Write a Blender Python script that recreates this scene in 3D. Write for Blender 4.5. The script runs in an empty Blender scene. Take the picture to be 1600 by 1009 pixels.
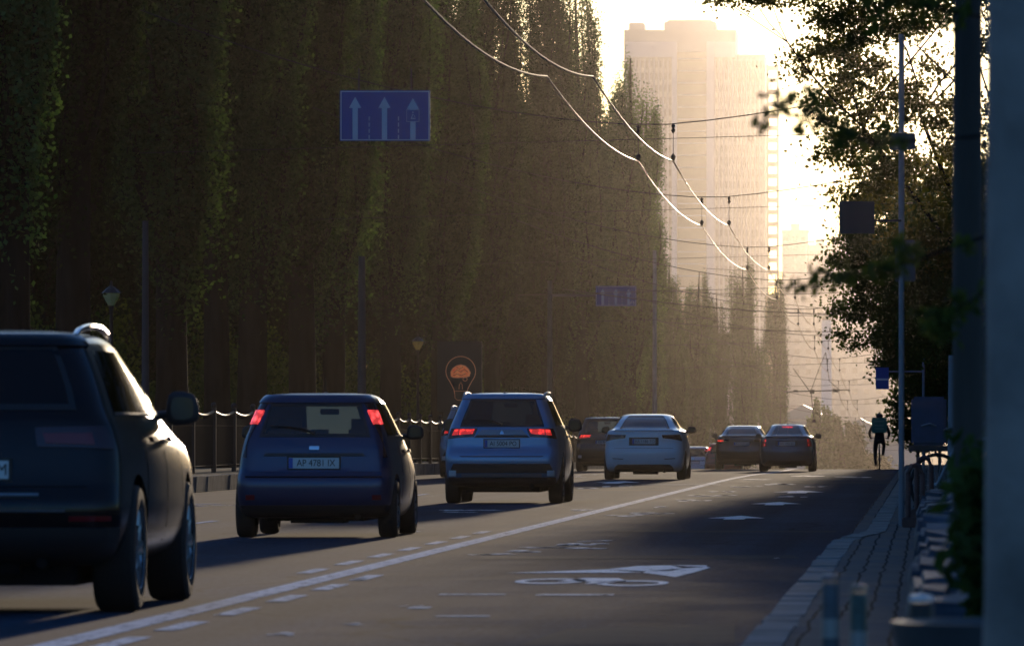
import bpy, bmesh, math, random
import numpy as np
from mathutils import Vector, Matrix
R = math.radians
random.seed(7)
sc = bpy.context.scene
col = sc.collection

# ------------------------------------------------------------------ camera, sky, sun, exposure
F = 11000.0            # focal length in pixels of the 1600 px wide photograph
VX, VY = 1450.0, 672.0 # where the road's own horizon sits in it
HC = 1.10
cd = bpy.data.cameras.new("camera")
cam = bpy.data.objects.new("camera", cd)
col.objects.link(cam)
cam.location = (0, 0, HC)
cam.rotation_euler = (R(90), 0, 0)
cd.sensor_width = 36.0
cd.lens = 36.0 * F / 1600.0
cd.shift_x = -(VX - 800.0) / 1600.0
cd.shift_y = (VY - 504.5) / 1600.0
cd.clip_start = 0.5
cd.clip_end = 20000
cd.dof.use_dof = True
cd.dof.focus_distance = 125.0
cd.dof.aperture_fstop = 9.5
sc.camera = cam

SUN_AZ, SUN_EL = R(0.9), R(3.45)
world = bpy.data.worlds.new("World")
sc.world = world
world.use_nodes = True
wn = world.node_tree
sky = wn.nodes.new("ShaderNodeTexSky")
sky.sky_type = 'NISHITA'
sky.sun_disc = False
sky.sun_elevation = SUN_EL
sky.sun_rotation = SUN_AZ
sky.altitude = 150
sky.air_density = 1.0
sky.dust_density = 0.8
sky.ozone_density = 3.0
wb = wn.nodes.new("ShaderNodeMixRGB"); wb.blend_type = 'MULTIPLY'; wb.inputs[0].default_value = 1.0
wb.inputs[2].default_value = (0.72, 0.96, 1.30, 1)      # cool white balance of the photograph
wn.links.new(sky.outputs[0], wb.inputs[1])
wn.links.new(wb.outputs[0], wn.nodes["Background"].inputs[0])
wn.nodes["Background"].inputs[1].default_value = 0.15

sl = bpy.data.lights.new("sun", 'SUN')
sl.energy = 2.0
sl.angle = R(1.2)
sl.color = (1.0, 0.79, 0.56)
so = bpy.data.objects.new("sun", sl)
col.objects.link(so)
sdir = Vector((math.sin(SUN_AZ) * math.cos(SUN_EL), math.cos(SUN_AZ) * math.cos(SUN_EL), math.sin(SUN_EL)))
so.rotation_euler = sdir.to_track_quat('Z', 'Y').to_euler()
so.location = (0, 20, 60)

sc.view_settings.view_transform = 'Standard'
sc.view_settings.look = 'None'
sc.view_settings.gamma = 1.0
sc.view_settings.exposure = 0.80
sc.render.film_transparent = False
sc.cycles.max_bounces = 8
sc.cycles.transparent_max_bounces = 24
sc.cycles.volume_bounces = 0
sc.cycles.sample_clamp_indirect = 3.0
HAZE = dict(density=0.00022, aniso=0.95, color=(.056, .0500, .0455))

# ------------------------------------------------------------------ ground profile (flat, then a crest, then down)
GK = [(-60, 0), (150, 0), (175, -.03), (200, -.11), (215, -.155), (235, -.20), (250, -.30), (280, -.60), (350, -1.6),
      (470, -4.0), (700, -9.5), (1000, -16.5), (1400, -24), (2000, -26), (2600, -8), (4000, 30), (6000, 40)]
def pchip(keys):
    xs = np.array([k[0] for k in keys], float); ys = np.array([k[1] for k in keys], float)
    h = np.diff(xs); d = np.diff(ys) / h
    m = np.zeros(len(xs)); m[0] = d[0]; m[-1] = d[-1]
    for i in range(1, len(xs) - 1):
        if d[i-1] * d[i] > 0:
            w1 = 2*h[i] + h[i-1]; w2 = h[i] + 2*h[i-1]
            m[i] = (w1 + w2) / (w1 / d[i-1] + w2 / d[i])
    def f(x):
        x = min(max(x, xs[0]), xs[-1])
        i = int(min(max(np.searchsorted(xs, x) - 1, 0), len(h) - 1))
        t = (x - xs[i]) / h[i]
        return float((2*t**3 - 3*t*t + 1)*ys[i] + (t**3 - 2*t*t + t)*h[i]*m[i] + (-2*t**3 + 3*t*t)*ys[i+1] + (t**3 - t*t)*h[i]*m[i+1])
    return f
g = pchip(GK)
def at(px, py, Y):
    "point of the photograph's pixel at distance Y (used only to measure real positions)"
    return Vector(((px - VX) * Y / F, Y, HC + (VY - py) * Y / F))

# ------------------------------------------------------------------ helpers
def tag(o, label=None, cat=None, group=None, kind=None):
    if label: o["label"] = label
    if cat: o["category"] = cat
    if group: o["group"] = group
    if kind: o["kind"] = kind
    return o
def empty(name, loc=(0, 0, 0), rz=0.0, label=None, cat=None, group=None):
    o = bpy.data.objects.new(name, None); col.objects.link(o)
    o.location = loc; o.rotation_euler = (0, 0, rz); o.empty_display_size = .3
    return tag(o, label, cat, group)
def kids(o): return [c for c in bpy.data.objects if c.parent == o]
def copy_tree(o, loc=None, rz=None, scale=None, label=None):
    def rec(s, parent):
        c = s.copy(); col.objects.link(c); c.parent = parent
        for ch in KIDS.get(s.name, []): rec(ch, c)
        return c
    global KIDS
    KIDS = {}
    for q in bpy.data.objects:
        if q.parent: KIDS.setdefault(q.parent.name, []).append(q)
    c = rec(o, None)
    if loc is not None: c.location = loc
    if rz is not None: c.rotation_euler = (0, 0, rz)
    if scale is not None: c.scale = scale
    if label: c["label"] = label
    return c

class MB:
    def __init__(s): s.v = []; s.f = []
    def add(s, vs, fs):
        b = len(s.v); s.v += [tuple(v) for v in vs]; s.f += [tuple(i + b for i in f) for f in fs]; return s
    def box(s, x0, x1, y0, y1, z0, z1):
        v = [(x0,y0,z0),(x1,y0,z0),(x1,y1,z0),(x0,y1,z0),(x0,y0,z1),(x1,y0,z1),(x1,y1,z1),(x0,y1,z1)]
        return s.add(v, [(3,2,1,0),(4,5,6,7),(0,1,5,4),(1,2,6,5),(2,3,7,6),(3,0,4,7)])
    def tube(s, pts, rad, n=8, cap=True):
        pts = [Vector(p) for p in pts]
        if not hasattr(rad, '__len__'): rad = [rad] * len(pts)
        rings = []; up = Vector((0, 0, 1))
        for i, p in enumerate(pts):
            t = (pts[min(i+1, len(pts)-1)] - pts[max(i-1, 0)]).normalized()
            a = t.cross(up)
            if a.length < .05: a = t.cross(Vector((0, 1, 0)))
            a.normalize(); b = a.cross(t).normalized()
            rings.append([p + (a*math.cos(2*math.pi*k/n) + b*math.sin(2*math.pi*k/n))*rad[i] for k in range(n)])
        vs = [v for r_ in rings for v in r_]
        fs = [(i*n+k, i*n+(k+1)%n, (i+1)*n+(k+1)%n, (i+1)*n+k) for i in range(len(pts)-1) for k in range(n)]
        if cap: fs += [tuple(range(n-1, -1, -1)), tuple((len(pts)-1)*n + k for k in range(n))]
        return s.add(vs, fs)
    def lathe(s, prof, c=(0,0,0), axis='z', n=16, cap=True):
        vs = []
        for r_, h in prof:
            for k in range(n):
                a = 2*math.pi*k/n; u, w = r_*math.cos(a), r_*math.sin(a)
                p = (u, w, h) if axis == 'z' else ((h, u, w) if axis == 'x' else (w, h, u))
                vs.append((c[0]+p[0], c[1]+p[1], c[2]+p[2]))
        m = len(prof)
        fs = [(i*n+k, i*n+(k+1)%n, (i+1)*n+(k+1)%n, (i+1)*n+k) for i in range(m-1) for k in range(n)]
        if cap: fs += [tuple(range(n-1, -1, -1)), tuple((m-1)*n+k for k in range(n))]
        return s.add(vs, fs)
    def ball(s, c, r3, n=12, m=8):
        if not hasattr(r3, '__len__'): r3 = (r3,)*3
        vs = [(c[0], c[1], c[2]-r3[2])]; fs = []
        for i in range(1, m):
            a = math.pi*i/m
            for k in range(n):
                b = 2*math.pi*k/n
                vs.append((c[0]+r3[0]*math.sin(a)*math.cos(b), c[1]+r3[1]*math.sin(a)*math.sin(b), c[2]-r3[2]*math.cos(a)))
        vs.append((c[0], c[1], c[2]+r3[2]))
        for k in range(n):
            fs.append((0, 1+(k+1)%n, 1+k)); fs.append((len(vs)-1, 1+(m-2)*n+k, 1+(m-2)*n+(k+1)%n))
            for i in range(m-2): fs.append((1+i*n+k, 1+i*n+(k+1)%n, 1+(i+1)*n+(k+1)%n, 1+(i+1)*n+k))
        return s.add(vs, fs)
    def prism(s, poly, y0, y1):
        "polygon in (x,z), extruded along y"
        n = len(poly)
        vs = [(p[0], y0, p[1]) for p in poly] + [(p[0], y1, p[1]) for p in poly]
        return s.add(vs, [tuple(range(n)), tuple(range(2*n-1, n-1, -1))] + [(k, n+k, n+(k+1)%n, (k+1)%n) for k in range(n)])
    def build(s, name, mat, parent=None, smooth=False, bevel=0, sharp=35):
        me = bpy.data.meshes.new(name); me.from_pydata(s.v, [], s.f); me.validate()
        bm = bmesh.new(); bm.from_mesh(me)
        bmesh.ops.recalc_face_normals(bm, faces=bm.faces[:])
        if bevel:
            es = [e for e in bm.edges if len(e.link_faces) == 2 and e.calc_face_angle(0) > .6]
            bmesh.ops.bevel(bm, geom=es, offset=bevel, segments=2, affect='EDGES', clamp_overlap=True)
        bm.to_mesh(me); bm.free()
        if smooth or bevel:
            for p in me.polygons: p.use_smooth = True
            me.set_sharp_from_angle(angle=R(sharp))
        if mat: me.materials.append(mat)
        o = bpy.data.objects.new(name, me); col.objects.link(o); o.parent = parent
        return o

def mat(name, color=(.5,.5,.5), rough=.6, metal=0.0, coat=0.0, emit=None, es=1.0, noise=0.0, nscale=5.0, bump=0.0, bscale=40.0, spec=.5, rvar=0.0, stretch=(1,1,1), color2=None):
    m = bpy.data.materials.new(name); m.use_nodes = True
    nt = m.node_tree; b = nt.nodes["Principled BSDF"]
    b.inputs["Base Color"].default_value = (*color, 1); b.inputs["Roughness"].default_value = rough
    b.inputs["Metallic"].default_value = metal; b.inputs["Coat Weight"].default_value = coat
    b.inputs["Coat Roughness"].default_value = .16; b.inputs["Specular IOR Level"].default_value = spec
    if emit: b.inputs["Emission Color"].default_value = (*emit, 1); b.inputs["Emission Strength"].default_value = es
    if noise or bump or rvar or color2:
        tc = nt.nodes.new("ShaderNodeTexCoord"); mp = nt.nodes.new("ShaderNodeMapping")
        mp.inputs["Scale"].default_value = stretch
        nt.links.new(tc.outputs["Object"], mp.inputs[0])
        nz = nt.nodes.new("ShaderNodeTexNoise"); nz.inputs["Scale"].default_value = nscale; nz.inputs["Detail"].default_value = 6
        nt.links.new(mp.outputs[0], nz.inputs["Vector"])
        if noise or color2:
            rp = nt.nodes.new("ShaderNodeValToRGB")
            c2 = color2 or tuple(min(1, c*(1+noise)) for c in color)
            c1 = color if color2 else tuple(c*(1-noise) for c in color)
            rp.color_ramp.elements[0].position = .3; rp.color_ramp.elements[1].position = .7
            rp.color_ramp.elements[0].color = (*c1, 1); rp.color_ramp.elements[1].color = (*c2, 1)
            nt.links.new(nz.outputs["Fac"], rp.inputs[0]); nt.links.new(rp.outputs[0], b.inputs["Base Color"])
        if rvar:
            mr = nt.nodes.new("ShaderNodeMapRange"); mr.inputs["To Min"].default_value = rough-rvar; mr.inputs["To Max"].default_value = rough+rvar
            nt.links.new(nz.outputs["Fac"], mr.inputs[0]); nt.links.new(mr.outputs[0], b.inputs["Roughness"])
        if bump:
            n2 = nt.nodes.new("ShaderNodeTexNoise"); n2.inputs["Scale"].default_value = bscale; n2.inputs["Detail"].default_value = 5
            nt.links.new(mp.outputs[0], n2.inputs["Vector"])
            bp = nt.nodes.new("ShaderNodeBump"); bp.inputs["Strength"].default_value = bump; bp.inputs["Distance"].default_value = .02
            nt.links.new(n2.outputs["Fac"], bp.inputs["Height"]); nt.links.new(bp.outputs[0], b.inputs["Normal"])
    return m
def leafmat(name, c1, c2, trans=.45, nscale=.6, ovar=0.0):
    m = bpy.data.materials.new(name); m.use_nodes = True; nt = m.node_tree; nt.nodes.clear()
    out = nt.nodes.new("ShaderNodeOutputMaterial"); d = nt.nodes.new("ShaderNodeBsdfPrincipled"); t = nt.nodes.new("ShaderNodeBsdfTranslucent")
    d.inputs["Roughness"].default_value = .75; d.inputs["Specular IOR Level"].default_value = .08
    mx = nt.nodes.new("ShaderNodeMixShader"); mx.inputs[0].default_value = trans
    tc = nt.nodes.new("ShaderNodeTexCoord"); nz = nt.nodes.new("ShaderNodeTexNoise"); nz.inputs["Scale"].default_value = nscale; nz.inputs["Detail"].default_value = 3
    gi = nt.nodes.new("ShaderNodeNewGeometry")
    nt.links.new(tc.outputs["Object"], nz.inputs["Vector"])
    ad = nt.nodes.new("ShaderNodeMath"); ad.operation = 'ADD'
    ml = nt.nodes.new("ShaderNodeMath"); ml.operation = 'MULTIPLY'; ml.inputs[1].default_value = .25
    nt.links.new(gi.outputs["Random Per Island"], ml.inputs[0]); nt.links.new(ml.outputs[0], ad.inputs[0]); nt.links.new(nz.outputs["Fac"], ad.inputs[1])
    rp = nt.nodes.new("ShaderNodeValToRGB"); rp.color_ramp.elements[0].position = .40; rp.color_ramp.elements[1].position = .85
    rp.color_ramp.elements[0].color = (*c1, 1); rp.color_ramp.elements[1].color = (*c2, 1)
    nt.links.new(ad.outputs[0], rp.inputs[0])
    if ovar:
        oi = nt.nodes.new("ShaderNodeObjectInfo"); om = nt.nodes.new("ShaderNodeMapRange"); om.inputs[3].default_value = 1-ovar; om.inputs[4].default_value = 1+ovar
        nt.links.new(oi.outputs["Random"], om.inputs[0]); cm = nt.nodes.new("ShaderNodeMixRGB"); cm.blend_type = 'MULTIPLY'; cm.inputs[0].default_value = 1
        nt.links.new(rp.outputs[0], cm.inputs[1]); nt.links.new(om.outputs[0], cm.inputs[2]); rp = cm
    nt.links.new(rp.outputs[0], d.inputs["Base Color"])
    gm = nt.nodes.new("ShaderNodeMixRGB"); gm.blend_type = 'MULTIPLY'; gm.inputs[0].default_value = 1; gm.inputs[2].default_value = (1.7, 1.6, .7, 1)
    nt.links.new(rp.outputs[0], gm.inputs[1]); nt.links.new(gm.outputs[0], t.inputs[0])
    nt.links.new(d.outputs[0], mx.inputs[1]); nt.links.new(t.outputs[0], mx.inputs[2]); nt.links.new(mx.outputs[0], out.inputs[0])
    return m
def glassmat(name, tint, refl=1.0, rough=.03):
    m = bpy.data.materials.new(name); m.use_nodes = True; nt = m.node_tree; nt.nodes.clear()
    out = nt.nodes.new("ShaderNodeOutputMaterial"); tr = nt.nodes.new("ShaderNodeBsdfTransparent"); gl = nt.nodes.new("ShaderNodeBsdfGlossy")
    tr.inputs[0].default_value = (*tint, 1); gl.inputs["Roughness"].default_value = rough
    fr = nt.nodes.new("ShaderNodeFresnel"); fr.inputs[0].default_value = 1.5
    mu = nt.nodes.new("ShaderNodeMath"); mu.operation = 'MULTIPLY'; mu.inputs[1].default_value = refl; mu.use_clamp = True
    mx = nt.nodes.new("ShaderNodeMixShader")
    nt.links.new(fr.outputs[0], mu.inputs[0]); nt.links.new(mu.outputs[0], mx.inputs[0])
    nt.links.new(tr.outputs[0], mx.inputs[1]); nt.links.new(gl.outputs[0], mx.inputs[2]); nt.links.new(mx.outputs[0], out.inputs[0])
    return m

def textmesh(body, size, name, m, parent, loc, rot=(math.pi/2, 0, 0), ext=.002, sx=1.0):
    cu = bpy.data.curves.new(name, 'FONT'); cu.body = body; cu.size = size; cu.extrude = ext
    cu.align_x = 'CENTER'; cu.align_y = 'CENTER'
    o = bpy.data.objects.new(name, cu); col.objects.link(o)
    dg = bpy.context.evaluated_depsgraph_get(); dg.update()
    me = bpy.data.meshes.new_from_object(o.evaluated_get(dg)); me.name = name
    bpy.data.objects.remove(o); bpy.data.curves.remove(cu)
    me.materials.clear(); me.materials.append(m)
    o = bpy.data.objects.new(name, me); col.objects.link(o); o.parent = parent
    o.location = loc; o.rotation_euler = rot; o.scale = (sx, 1, 1)
    return o

# ------------------------------------------------------------------ materials
M = {}
def asphalt():
    m = bpy.data.materials.new("asphalt"); m.use_nodes = True; nt = m.node_tree; b = nt.nodes["Principled BSDF"]
    L = nt.links.new; N = nt.nodes.new
    tc = N("ShaderNodeTexCoord")
    def nz(scale, st, det=5):
        mp = N("ShaderNodeMapping"); mp.inputs["Scale"].default_value = st; L(tc.outputs["Object"], mp.inputs[0])
        n = N("ShaderNodeTexNoise"); n.inputs["Scale"].default_value = scale; n.inputs["Detail"].default_value = det; L(mp.outputs[0], n.inputs["Vector"]); return n
    big = nz(.35, (1, .22, 1)); mid = nz(1.6, (1, .35, 1)); fine = nz(60, (1, 1, 1), 3); track = nz(1.1, (1.6, .015, 1), 3)
    a = N("ShaderNodeMixRGB"); a.inputs[1].default_value = (.031, .045, .068, 1); a.inputs[2].default_value = (.050, .068, .098, 1)
    r1 = N("ShaderNodeMapRange"); r1.inputs[1].default_value = .3; r1.inputs[2].default_value = .7; L(big.outputs[0], r1.inputs[0]); L(r1.outputs[0], a.inputs[0])
    c = N("ShaderNodeMixRGB"); c.blend_type = 'MULTIPLY'; c.inputs[0].default_value = .55; L(a.outputs[0], c.inputs[1]); L(mid.outputs[0], c.inputs[2])
    t = N("ShaderNodeMixRGB"); t.blend_type = 'MULTIPLY'; t.inputs[0].default_value = .6
    r3 = N("ShaderNodeMapRange"); r3.inputs[1].default_value = .35; r3.inputs[2].default_value = .65; r3.inputs[3].default_value = .6; r3.inputs[4].default_value = 1.4; L(track.outputs[0], r3.inputs[0])
    L(c.outputs[0], t.inputs[1]); L(r3.outputs[0], t.inputs[2])
    gr = nz(22, (1, .25, 1), 4); r4 = N("ShaderNodeMapRange"); r4.inputs[1].default_value = .32; r4.inputs[2].default_value = .68; r4.inputs[3].default_value = .68; r4.inputs[4].default_value = 1.32; L(gr.outputs[0], r4.inputs[0])
    t2 = N("ShaderNodeMixRGB"); t2.blend_type = 'MULTIPLY'; t2.inputs[0].default_value = 1; L(t.outputs[0], t2.inputs[1]); L(r4.outputs[0], t2.inputs[2]); t = t2
    vo = N("ShaderNodeTexVoronoi"); vo.feature = 'DISTANCE_TO_EDGE'; vo.inputs["Scale"].default_value = .22
    wv = N("ShaderNodeMixRGB"); wv.blend_type = 'ADD'; wv.inputs[0].default_value = .9; L(tc.outputs["Object"], wv.inputs[1]); L(mid.outputs["Color"], wv.inputs[2]); L(wv.outputs[0], vo.inputs["Vector"])
    r5 = N("ShaderNodeMapRange"); r5.inputs[1].default_value = .002; r5.inputs[2].default_value = .009; r5.inputs[3].default_value = .35; r5.inputs[4].default_value = 1; L(vo.outputs["Distance"], r5.inputs[0])
    t3 = N("ShaderNodeMixRGB"); t3.blend_type = 'MULTIPLY'; t3.inputs[0].default_value = 1; L(t.outputs[0], t3.inputs[1]); L(r5.outputs[0], t3.inputs[2]); t = t3
    L(t.outputs[0], b.inputs["Base Color"])
    r2 = N("ShaderNodeMapRange"); r2.inputs[1].default_value = .3; r2.inputs[2].default_value = .7; r2.inputs[3].default_value = .86; r2.inputs[4].default_value = 1.0; L(mid.outputs[0], r2.inputs[0]); L(r2.outputs[0], b.inputs["Roughness"])
    b.inputs["Specular IOR Level"].default_value = .025
    bp = N("ShaderNodeBump"); bp.inputs["Strength"].default_value = .05; bp.inputs["Distance"].default_value = .002; L(fine.outputs[0], bp.inputs["Height"])
    bp2 = N("ShaderNodeBump"); bp2.inputs["Strength"].default_value = .05; bp2.inputs["Distance"].default_value = .005; L(mid.outputs[0], bp2.inputs["Height"]); L(bp.outputs[0], bp2.inputs["Normal"])
    L(bp2.outputs[0], b.inputs["Normal"])
    return m
M['asphalt'] = asphalt()
def paintmat(name, colr, wear):
    m = bpy.data.materials.new(name); m.use_nodes = True; nt = m.node_tree; b = nt.nodes["Principled BSDF"]
    L = nt.links.new; N = nt.nodes.new
    b.inputs["Base Color"].default_value = (*colr, 1); b.inputs["Roughness"].default_value = .7; b.inputs["Specular IOR Level"].default_value = .2
    tr = N("ShaderNodeBsdfTransparent"); mx = N("ShaderNodeMixShader"); tc = N("ShaderNodeTexCoord")
    mp = N("ShaderNodeMapping"); mp.inputs["Scale"].default_value = (1, .3, 1); L(tc.outputs["Object"], mp.inputs[0])
    n = N("ShaderNodeTexNoise"); n.inputs["Scale"].default_value = 9; n.inputs["Detail"].default_value = 8; n.inputs["Roughness"].default_value = .75; L(mp.outputs[0], n.inputs["Vector"])
    r = N("ShaderNodeMapRange"); r.inputs[1].default_value = wear - .06; r.inputs[2].default_value = wear + .06; L(n.outputs[0], r.inputs[0])
    L(r.outputs[0], mx.inputs[0]); L(tr.outputs[0], mx.inputs[1]); L(b.outputs[0], mx.inputs[2])
    L(mx.outputs[0], nt.nodes["Material Output"].inputs[0])
    return m
M['line'] = paintmat("road_paint", (.58, .59, .63), .42)
M['worn'] = paintmat("worn_road_paint", (.60, .59, .60), .43)
M['arrowp'] = paintmat("arrow_paint", (.8, .77, .76), .40)
def paver():
    m = bpy.data.materials.new("pavers"); m.use_nodes = True; nt = m.node_tree; b = nt.nodes["Principled BSDF"]
    L = nt.links.new; N = nt.nodes.new
    tc = N("ShaderNodeTexCoord"); sep = N("ShaderNodeSeparateXYZ"); cmb = N("ShaderNodeCombineXYZ")
    wob = N("ShaderNodeTexNoise"); wob.inputs["Scale"].default_value = .9; L(tc.outputs["Object"], wob.inputs["Vector"])
    ws = N("ShaderNodeMath"); ws.operation = 'MULTIPLY'; ws.inputs[1].default_value = .07; L(wob.outputs[0], ws.inputs[0])
    L(tc.outputs["Object"], sep.inputs[0])
    ax = N("ShaderNodeMath"); ax.operation = 'ADD'; L(sep.outputs[0], ax.inputs[0]); L(ws.outputs[0], ax.inputs[1])
    L(sep.outputs[1], cmb.inputs[0]); L(ax.outputs[0], cmb.inputs[1])
    br = N("ShaderNodeTexBrick"); br.inputs["Scale"].default_value = 1; br.inputs["Brick Width"].default_value = 1.1; br.inputs["Row Height"].default_value = .135
    br.inputs["Mortar Size"].default_value = .010; br.inputs["Mortar Smooth"].default_value = .3; br.offset = .37
    br.inputs["Color1"].default_value = (.17, .16, .16, 1); br.inputs["Color2"].default_value = (.24, .19, .16, 1); br.inputs["Mortar"].default_value = (.03, .03, .032, 1)
    L(cmb.outputs[0], br.inputs["Vector"])
    n = N("ShaderNodeTexNoise"); n.inputs["Scale"].default_value = 4; L(tc.outputs["Object"], n.inputs["Vector"])
    mx = N("ShaderNodeMixRGB"); mx.blend_type = 'MULTIPLY'; mx.inputs[0].default_value = .5; L(br.outputs[0], mx.inputs[1]); L(n.outputs[0], mx.inputs[2])
    L(mx.outputs[0], b.inputs["Base Color"]); b.inputs["Roughness"].default_value = .95; b.inputs["Specular IOR Level"].default_value = .03
    inv = N("ShaderNodeMath"); inv.operation = 'SUBTRACT'; inv.inputs[0].default_value = 1; L(br.outputs["Fac"], inv.inputs[1])
    bp = N("ShaderNodeBump"); bp.inputs["Distance"].default_value = .02; bp.inputs["Strength"].default_value = .8; L(inv.outputs[0], bp.inputs["Height"]); L(bp.outputs[0], b.inputs["Normal"])
    return m
M['paver'] = paver()
M['kerb'] = mat("kerb_granite", (.20, .19, .18), .9, noise=.35, nscale=3, bump=.3, bscale=25, spec=.15)
M['soil'] = mat("soil_grass", (.03, .035, .015), .95, color2=(.06, .05, .03), nscale=.4, bump=.8, bscale=8)
M['bark'] = mat("bark", (.014, .012, .011), .95, noise=.5, nscale=6, bump=1.0, bscale=14, stretch=(1, 1, .18), spec=.1)
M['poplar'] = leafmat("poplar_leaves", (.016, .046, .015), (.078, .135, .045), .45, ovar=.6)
M['poplarback'] = leafmat("shaded_poplar_leaves", (.006, .018, .007), (.018, .038, .014), .30, ovar=.4)  # shade of the back rows put into a darker leaf colour
M['broad'] = leafmat("broad_leaves", (.022, .042, .009), (.060, .085, .020), .55)
M['lace'] = leafmat('backlit_leaves', (.045, .055, .012), (.12, .11, .03), .68)  # backlight put into the colour: lighter, more golden than the broad leaves
M['understorey'] = leafmat('understorey_leaves', (.035, .060, .012), (.10, .14, .03), .5, 1.5)
M['nearleaf'] = leafmat("near_leaves", (.035, .055, .014), (.09, .10, .03), .45)
M['plantleaf'] = leafmat("plant_leaves", (.020, .042, .012), (.055, .085, .025), .30, 4)
M['iron'] = mat("black_iron", (.02, .02, .022), .5, .3)
M['mastd'] = mat("shaded_mast_paint", (.045, .05, .06), .7, noise=.2, nscale=3)  # shade of the trees put into a darker copy of the mast colour
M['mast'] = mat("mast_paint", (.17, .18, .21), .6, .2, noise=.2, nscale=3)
M['steel'] = mat("galvanised", (.25, .26, .28), .45, .7)
M['wire'] = mat("copper_wire", (.9, .66, .48), .40, .9)
M['cable'] = mat("black_cable", (.02, .02, .02), .6)
M['concrete'] = mat("concrete", (.23, .20, .185), .85, noise=.4, nscale=2.5, bump=.4, bscale=20)
M['tyre'] = mat("tyre_rubber", (.008, .008, .009), .75, bump=.3, bscale=60)
M['rim'] = mat("alloy_rim", (.35, .36, .38), .3, .9)
M['blackp'] = mat("black_plastic", (.014, .014, .016), .55)
M['under'] = mat("underbody", (.008, .008, .009), .9, spec=.1)
M['seatf'] = mat("seat_fabric", (.03, .03, .034), .9)
M['chrome'] = mat("chrome", (.6, .62, .65), .15, 1.0)
M['plate'] = mat("plate_white", (.55, .57, .60), .4)
M['plateblue'] = mat("plate_blue", (.02, .08, .40), .4)
M['platetext'] = mat("plate_text", (.01, .01, .012), .5)
M['lampred'] = mat("red_lens", (.16, .006, .008), .15, coat=.5)
M['lampdark'] = mat("dark_red_lens", (.035, .004, .006), .12, coat=.5)
def litlens(name, c, e, es):
    m = mat(name, c, .2, coat=.5, emit=e, es=es); nt = m.node_tree; b = nt.nodes["Principled BSDF"]
    tc = nt.nodes.new("ShaderNodeTexCoord"); v = nt.nodes.new("ShaderNodeTexVoronoi"); v.inputs["Scale"].default_value = 16
    r = nt.nodes.new("ShaderNodeMapRange"); r.inputs[1].default_value = 0; r.inputs[2].default_value = .6; r.inputs[3].default_value = es*1.7; r.inputs[4].default_value = es*.3
    nt.links.new(tc.outputs["Object"], v.inputs["Vector"]); nt.links.new(v.outputs["Distance"], r.inputs[0]); nt.links.new(r.outputs[0], b.inputs["Emission Strength"])
    return m
M['lampon'] = litlens("lit_red_lens", (.3, .008, .01), (1, .04, .03), .75)
M['lamphot'] = litlens("bright_red_lens", (.4, .01, .01), (1, .07, .07), 1.15)
M['tint'] = glassmat("tinted_glass", (.06, .065, .07), 1.0)
M['clear'] = glassmat("clear_glass", (.80, .86, .82), 1.0)
def dusty():
    m = glassmat("dusty_windscreen", (.85, .88, .84), 1.0); nt = m.node_tree; out = [n for n in nt.nodes if n.type == 'OUTPUT_MATERIAL'][0]
    src = out.inputs[0].links[0].from_socket; t = nt.nodes.new("ShaderNodeBsdfTranslucent"); t.inputs[0].default_value = (.75, .78, .6, 1)
    mx = nt.nodes.new("ShaderNodeMixShader"); mx.inputs[0].default_value = .14; nt.links.new(src, mx.inputs[1]); nt.links.new(t.outputs[0], mx.inputs[2]); nt.links.new(mx.outputs[0], out.inputs[0]); return m
M['dusty'] = dusty()
M['semi'] = glassmat("semi_glass", (.30, .33, .34), 1.0)
M['bluesign'] = mat("sign_blue", (.012, .05, .30), .45)
M['whitesign'] = mat("sign_white", (.42, .50, .62), .5)
M['win'] = mat("window_glass", (.02, .025, .03), .12, spec=.6)

M['signback'] = mat('sign_back_grey', (.045, .05, .06), .6, noise=.2, nscale=6)

M['ironmatte'] = mat('matte_iron', (.014, .014, .015), .85, spec=.15)
# ------------------------------------------------------------------ ground, road, kerbs, pavement
def ysamp(y0, y1):
    ys = []; y = y0
    while y < y1:
        ys.append(y); y += 4 if y < 500 else (20 if y < 1500 else 60)
    return ys + [y1]
def strip(name, x0, x1, y0, y1, m, dz=0.0, kind='structure', label=None, nx=1):
    ys = ysamp(y0, y1); b = MB()
    xs = [x0 + (x1 - x0) * i / nx for i in range(nx + 1)]
    b.add([(x, y, g(y) + dz) for y in ys for x in xs],
          [(i*(nx+1)+k, i*(nx+1)+k+1, (i+1)*(nx+1)+k+1, (i+1)*(nx+1)+k) for i in range(len(ys)-1) for k in range(nx)])
    o = b.build(name, m, smooth=True); return tag(o, label, kind=kind)
KERBX = [(-20, -.84), (60.5, -.84), (61.5, -.80), (66, -.60), (140, -.56), (900, -.56)]
def kx(y):
    for (a, xa), (b_, xb) in zip(KERBX, KERBX[1:]):
        if y <= b_: return xa + (xb - xa) * (y - a) / (b_ - a)
    return -.56
LK = -12.9
strip("ground", -900, 900, -60, 6000, M['soil'], -.12, nx=6)
strip("road", LK - .05, -.45, 8, 1100, M['asphalt'])
strip("far_carriageway", -41, -29, 8, 1100, M['asphalt'])
strip("boulevard_ground", LK - .16, -28.6, 8, 1100, M['soil'], .27, nx=2)
strip("sidewalk", -.72, 3.6, 8, 900, M['paver'], .150)
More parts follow.
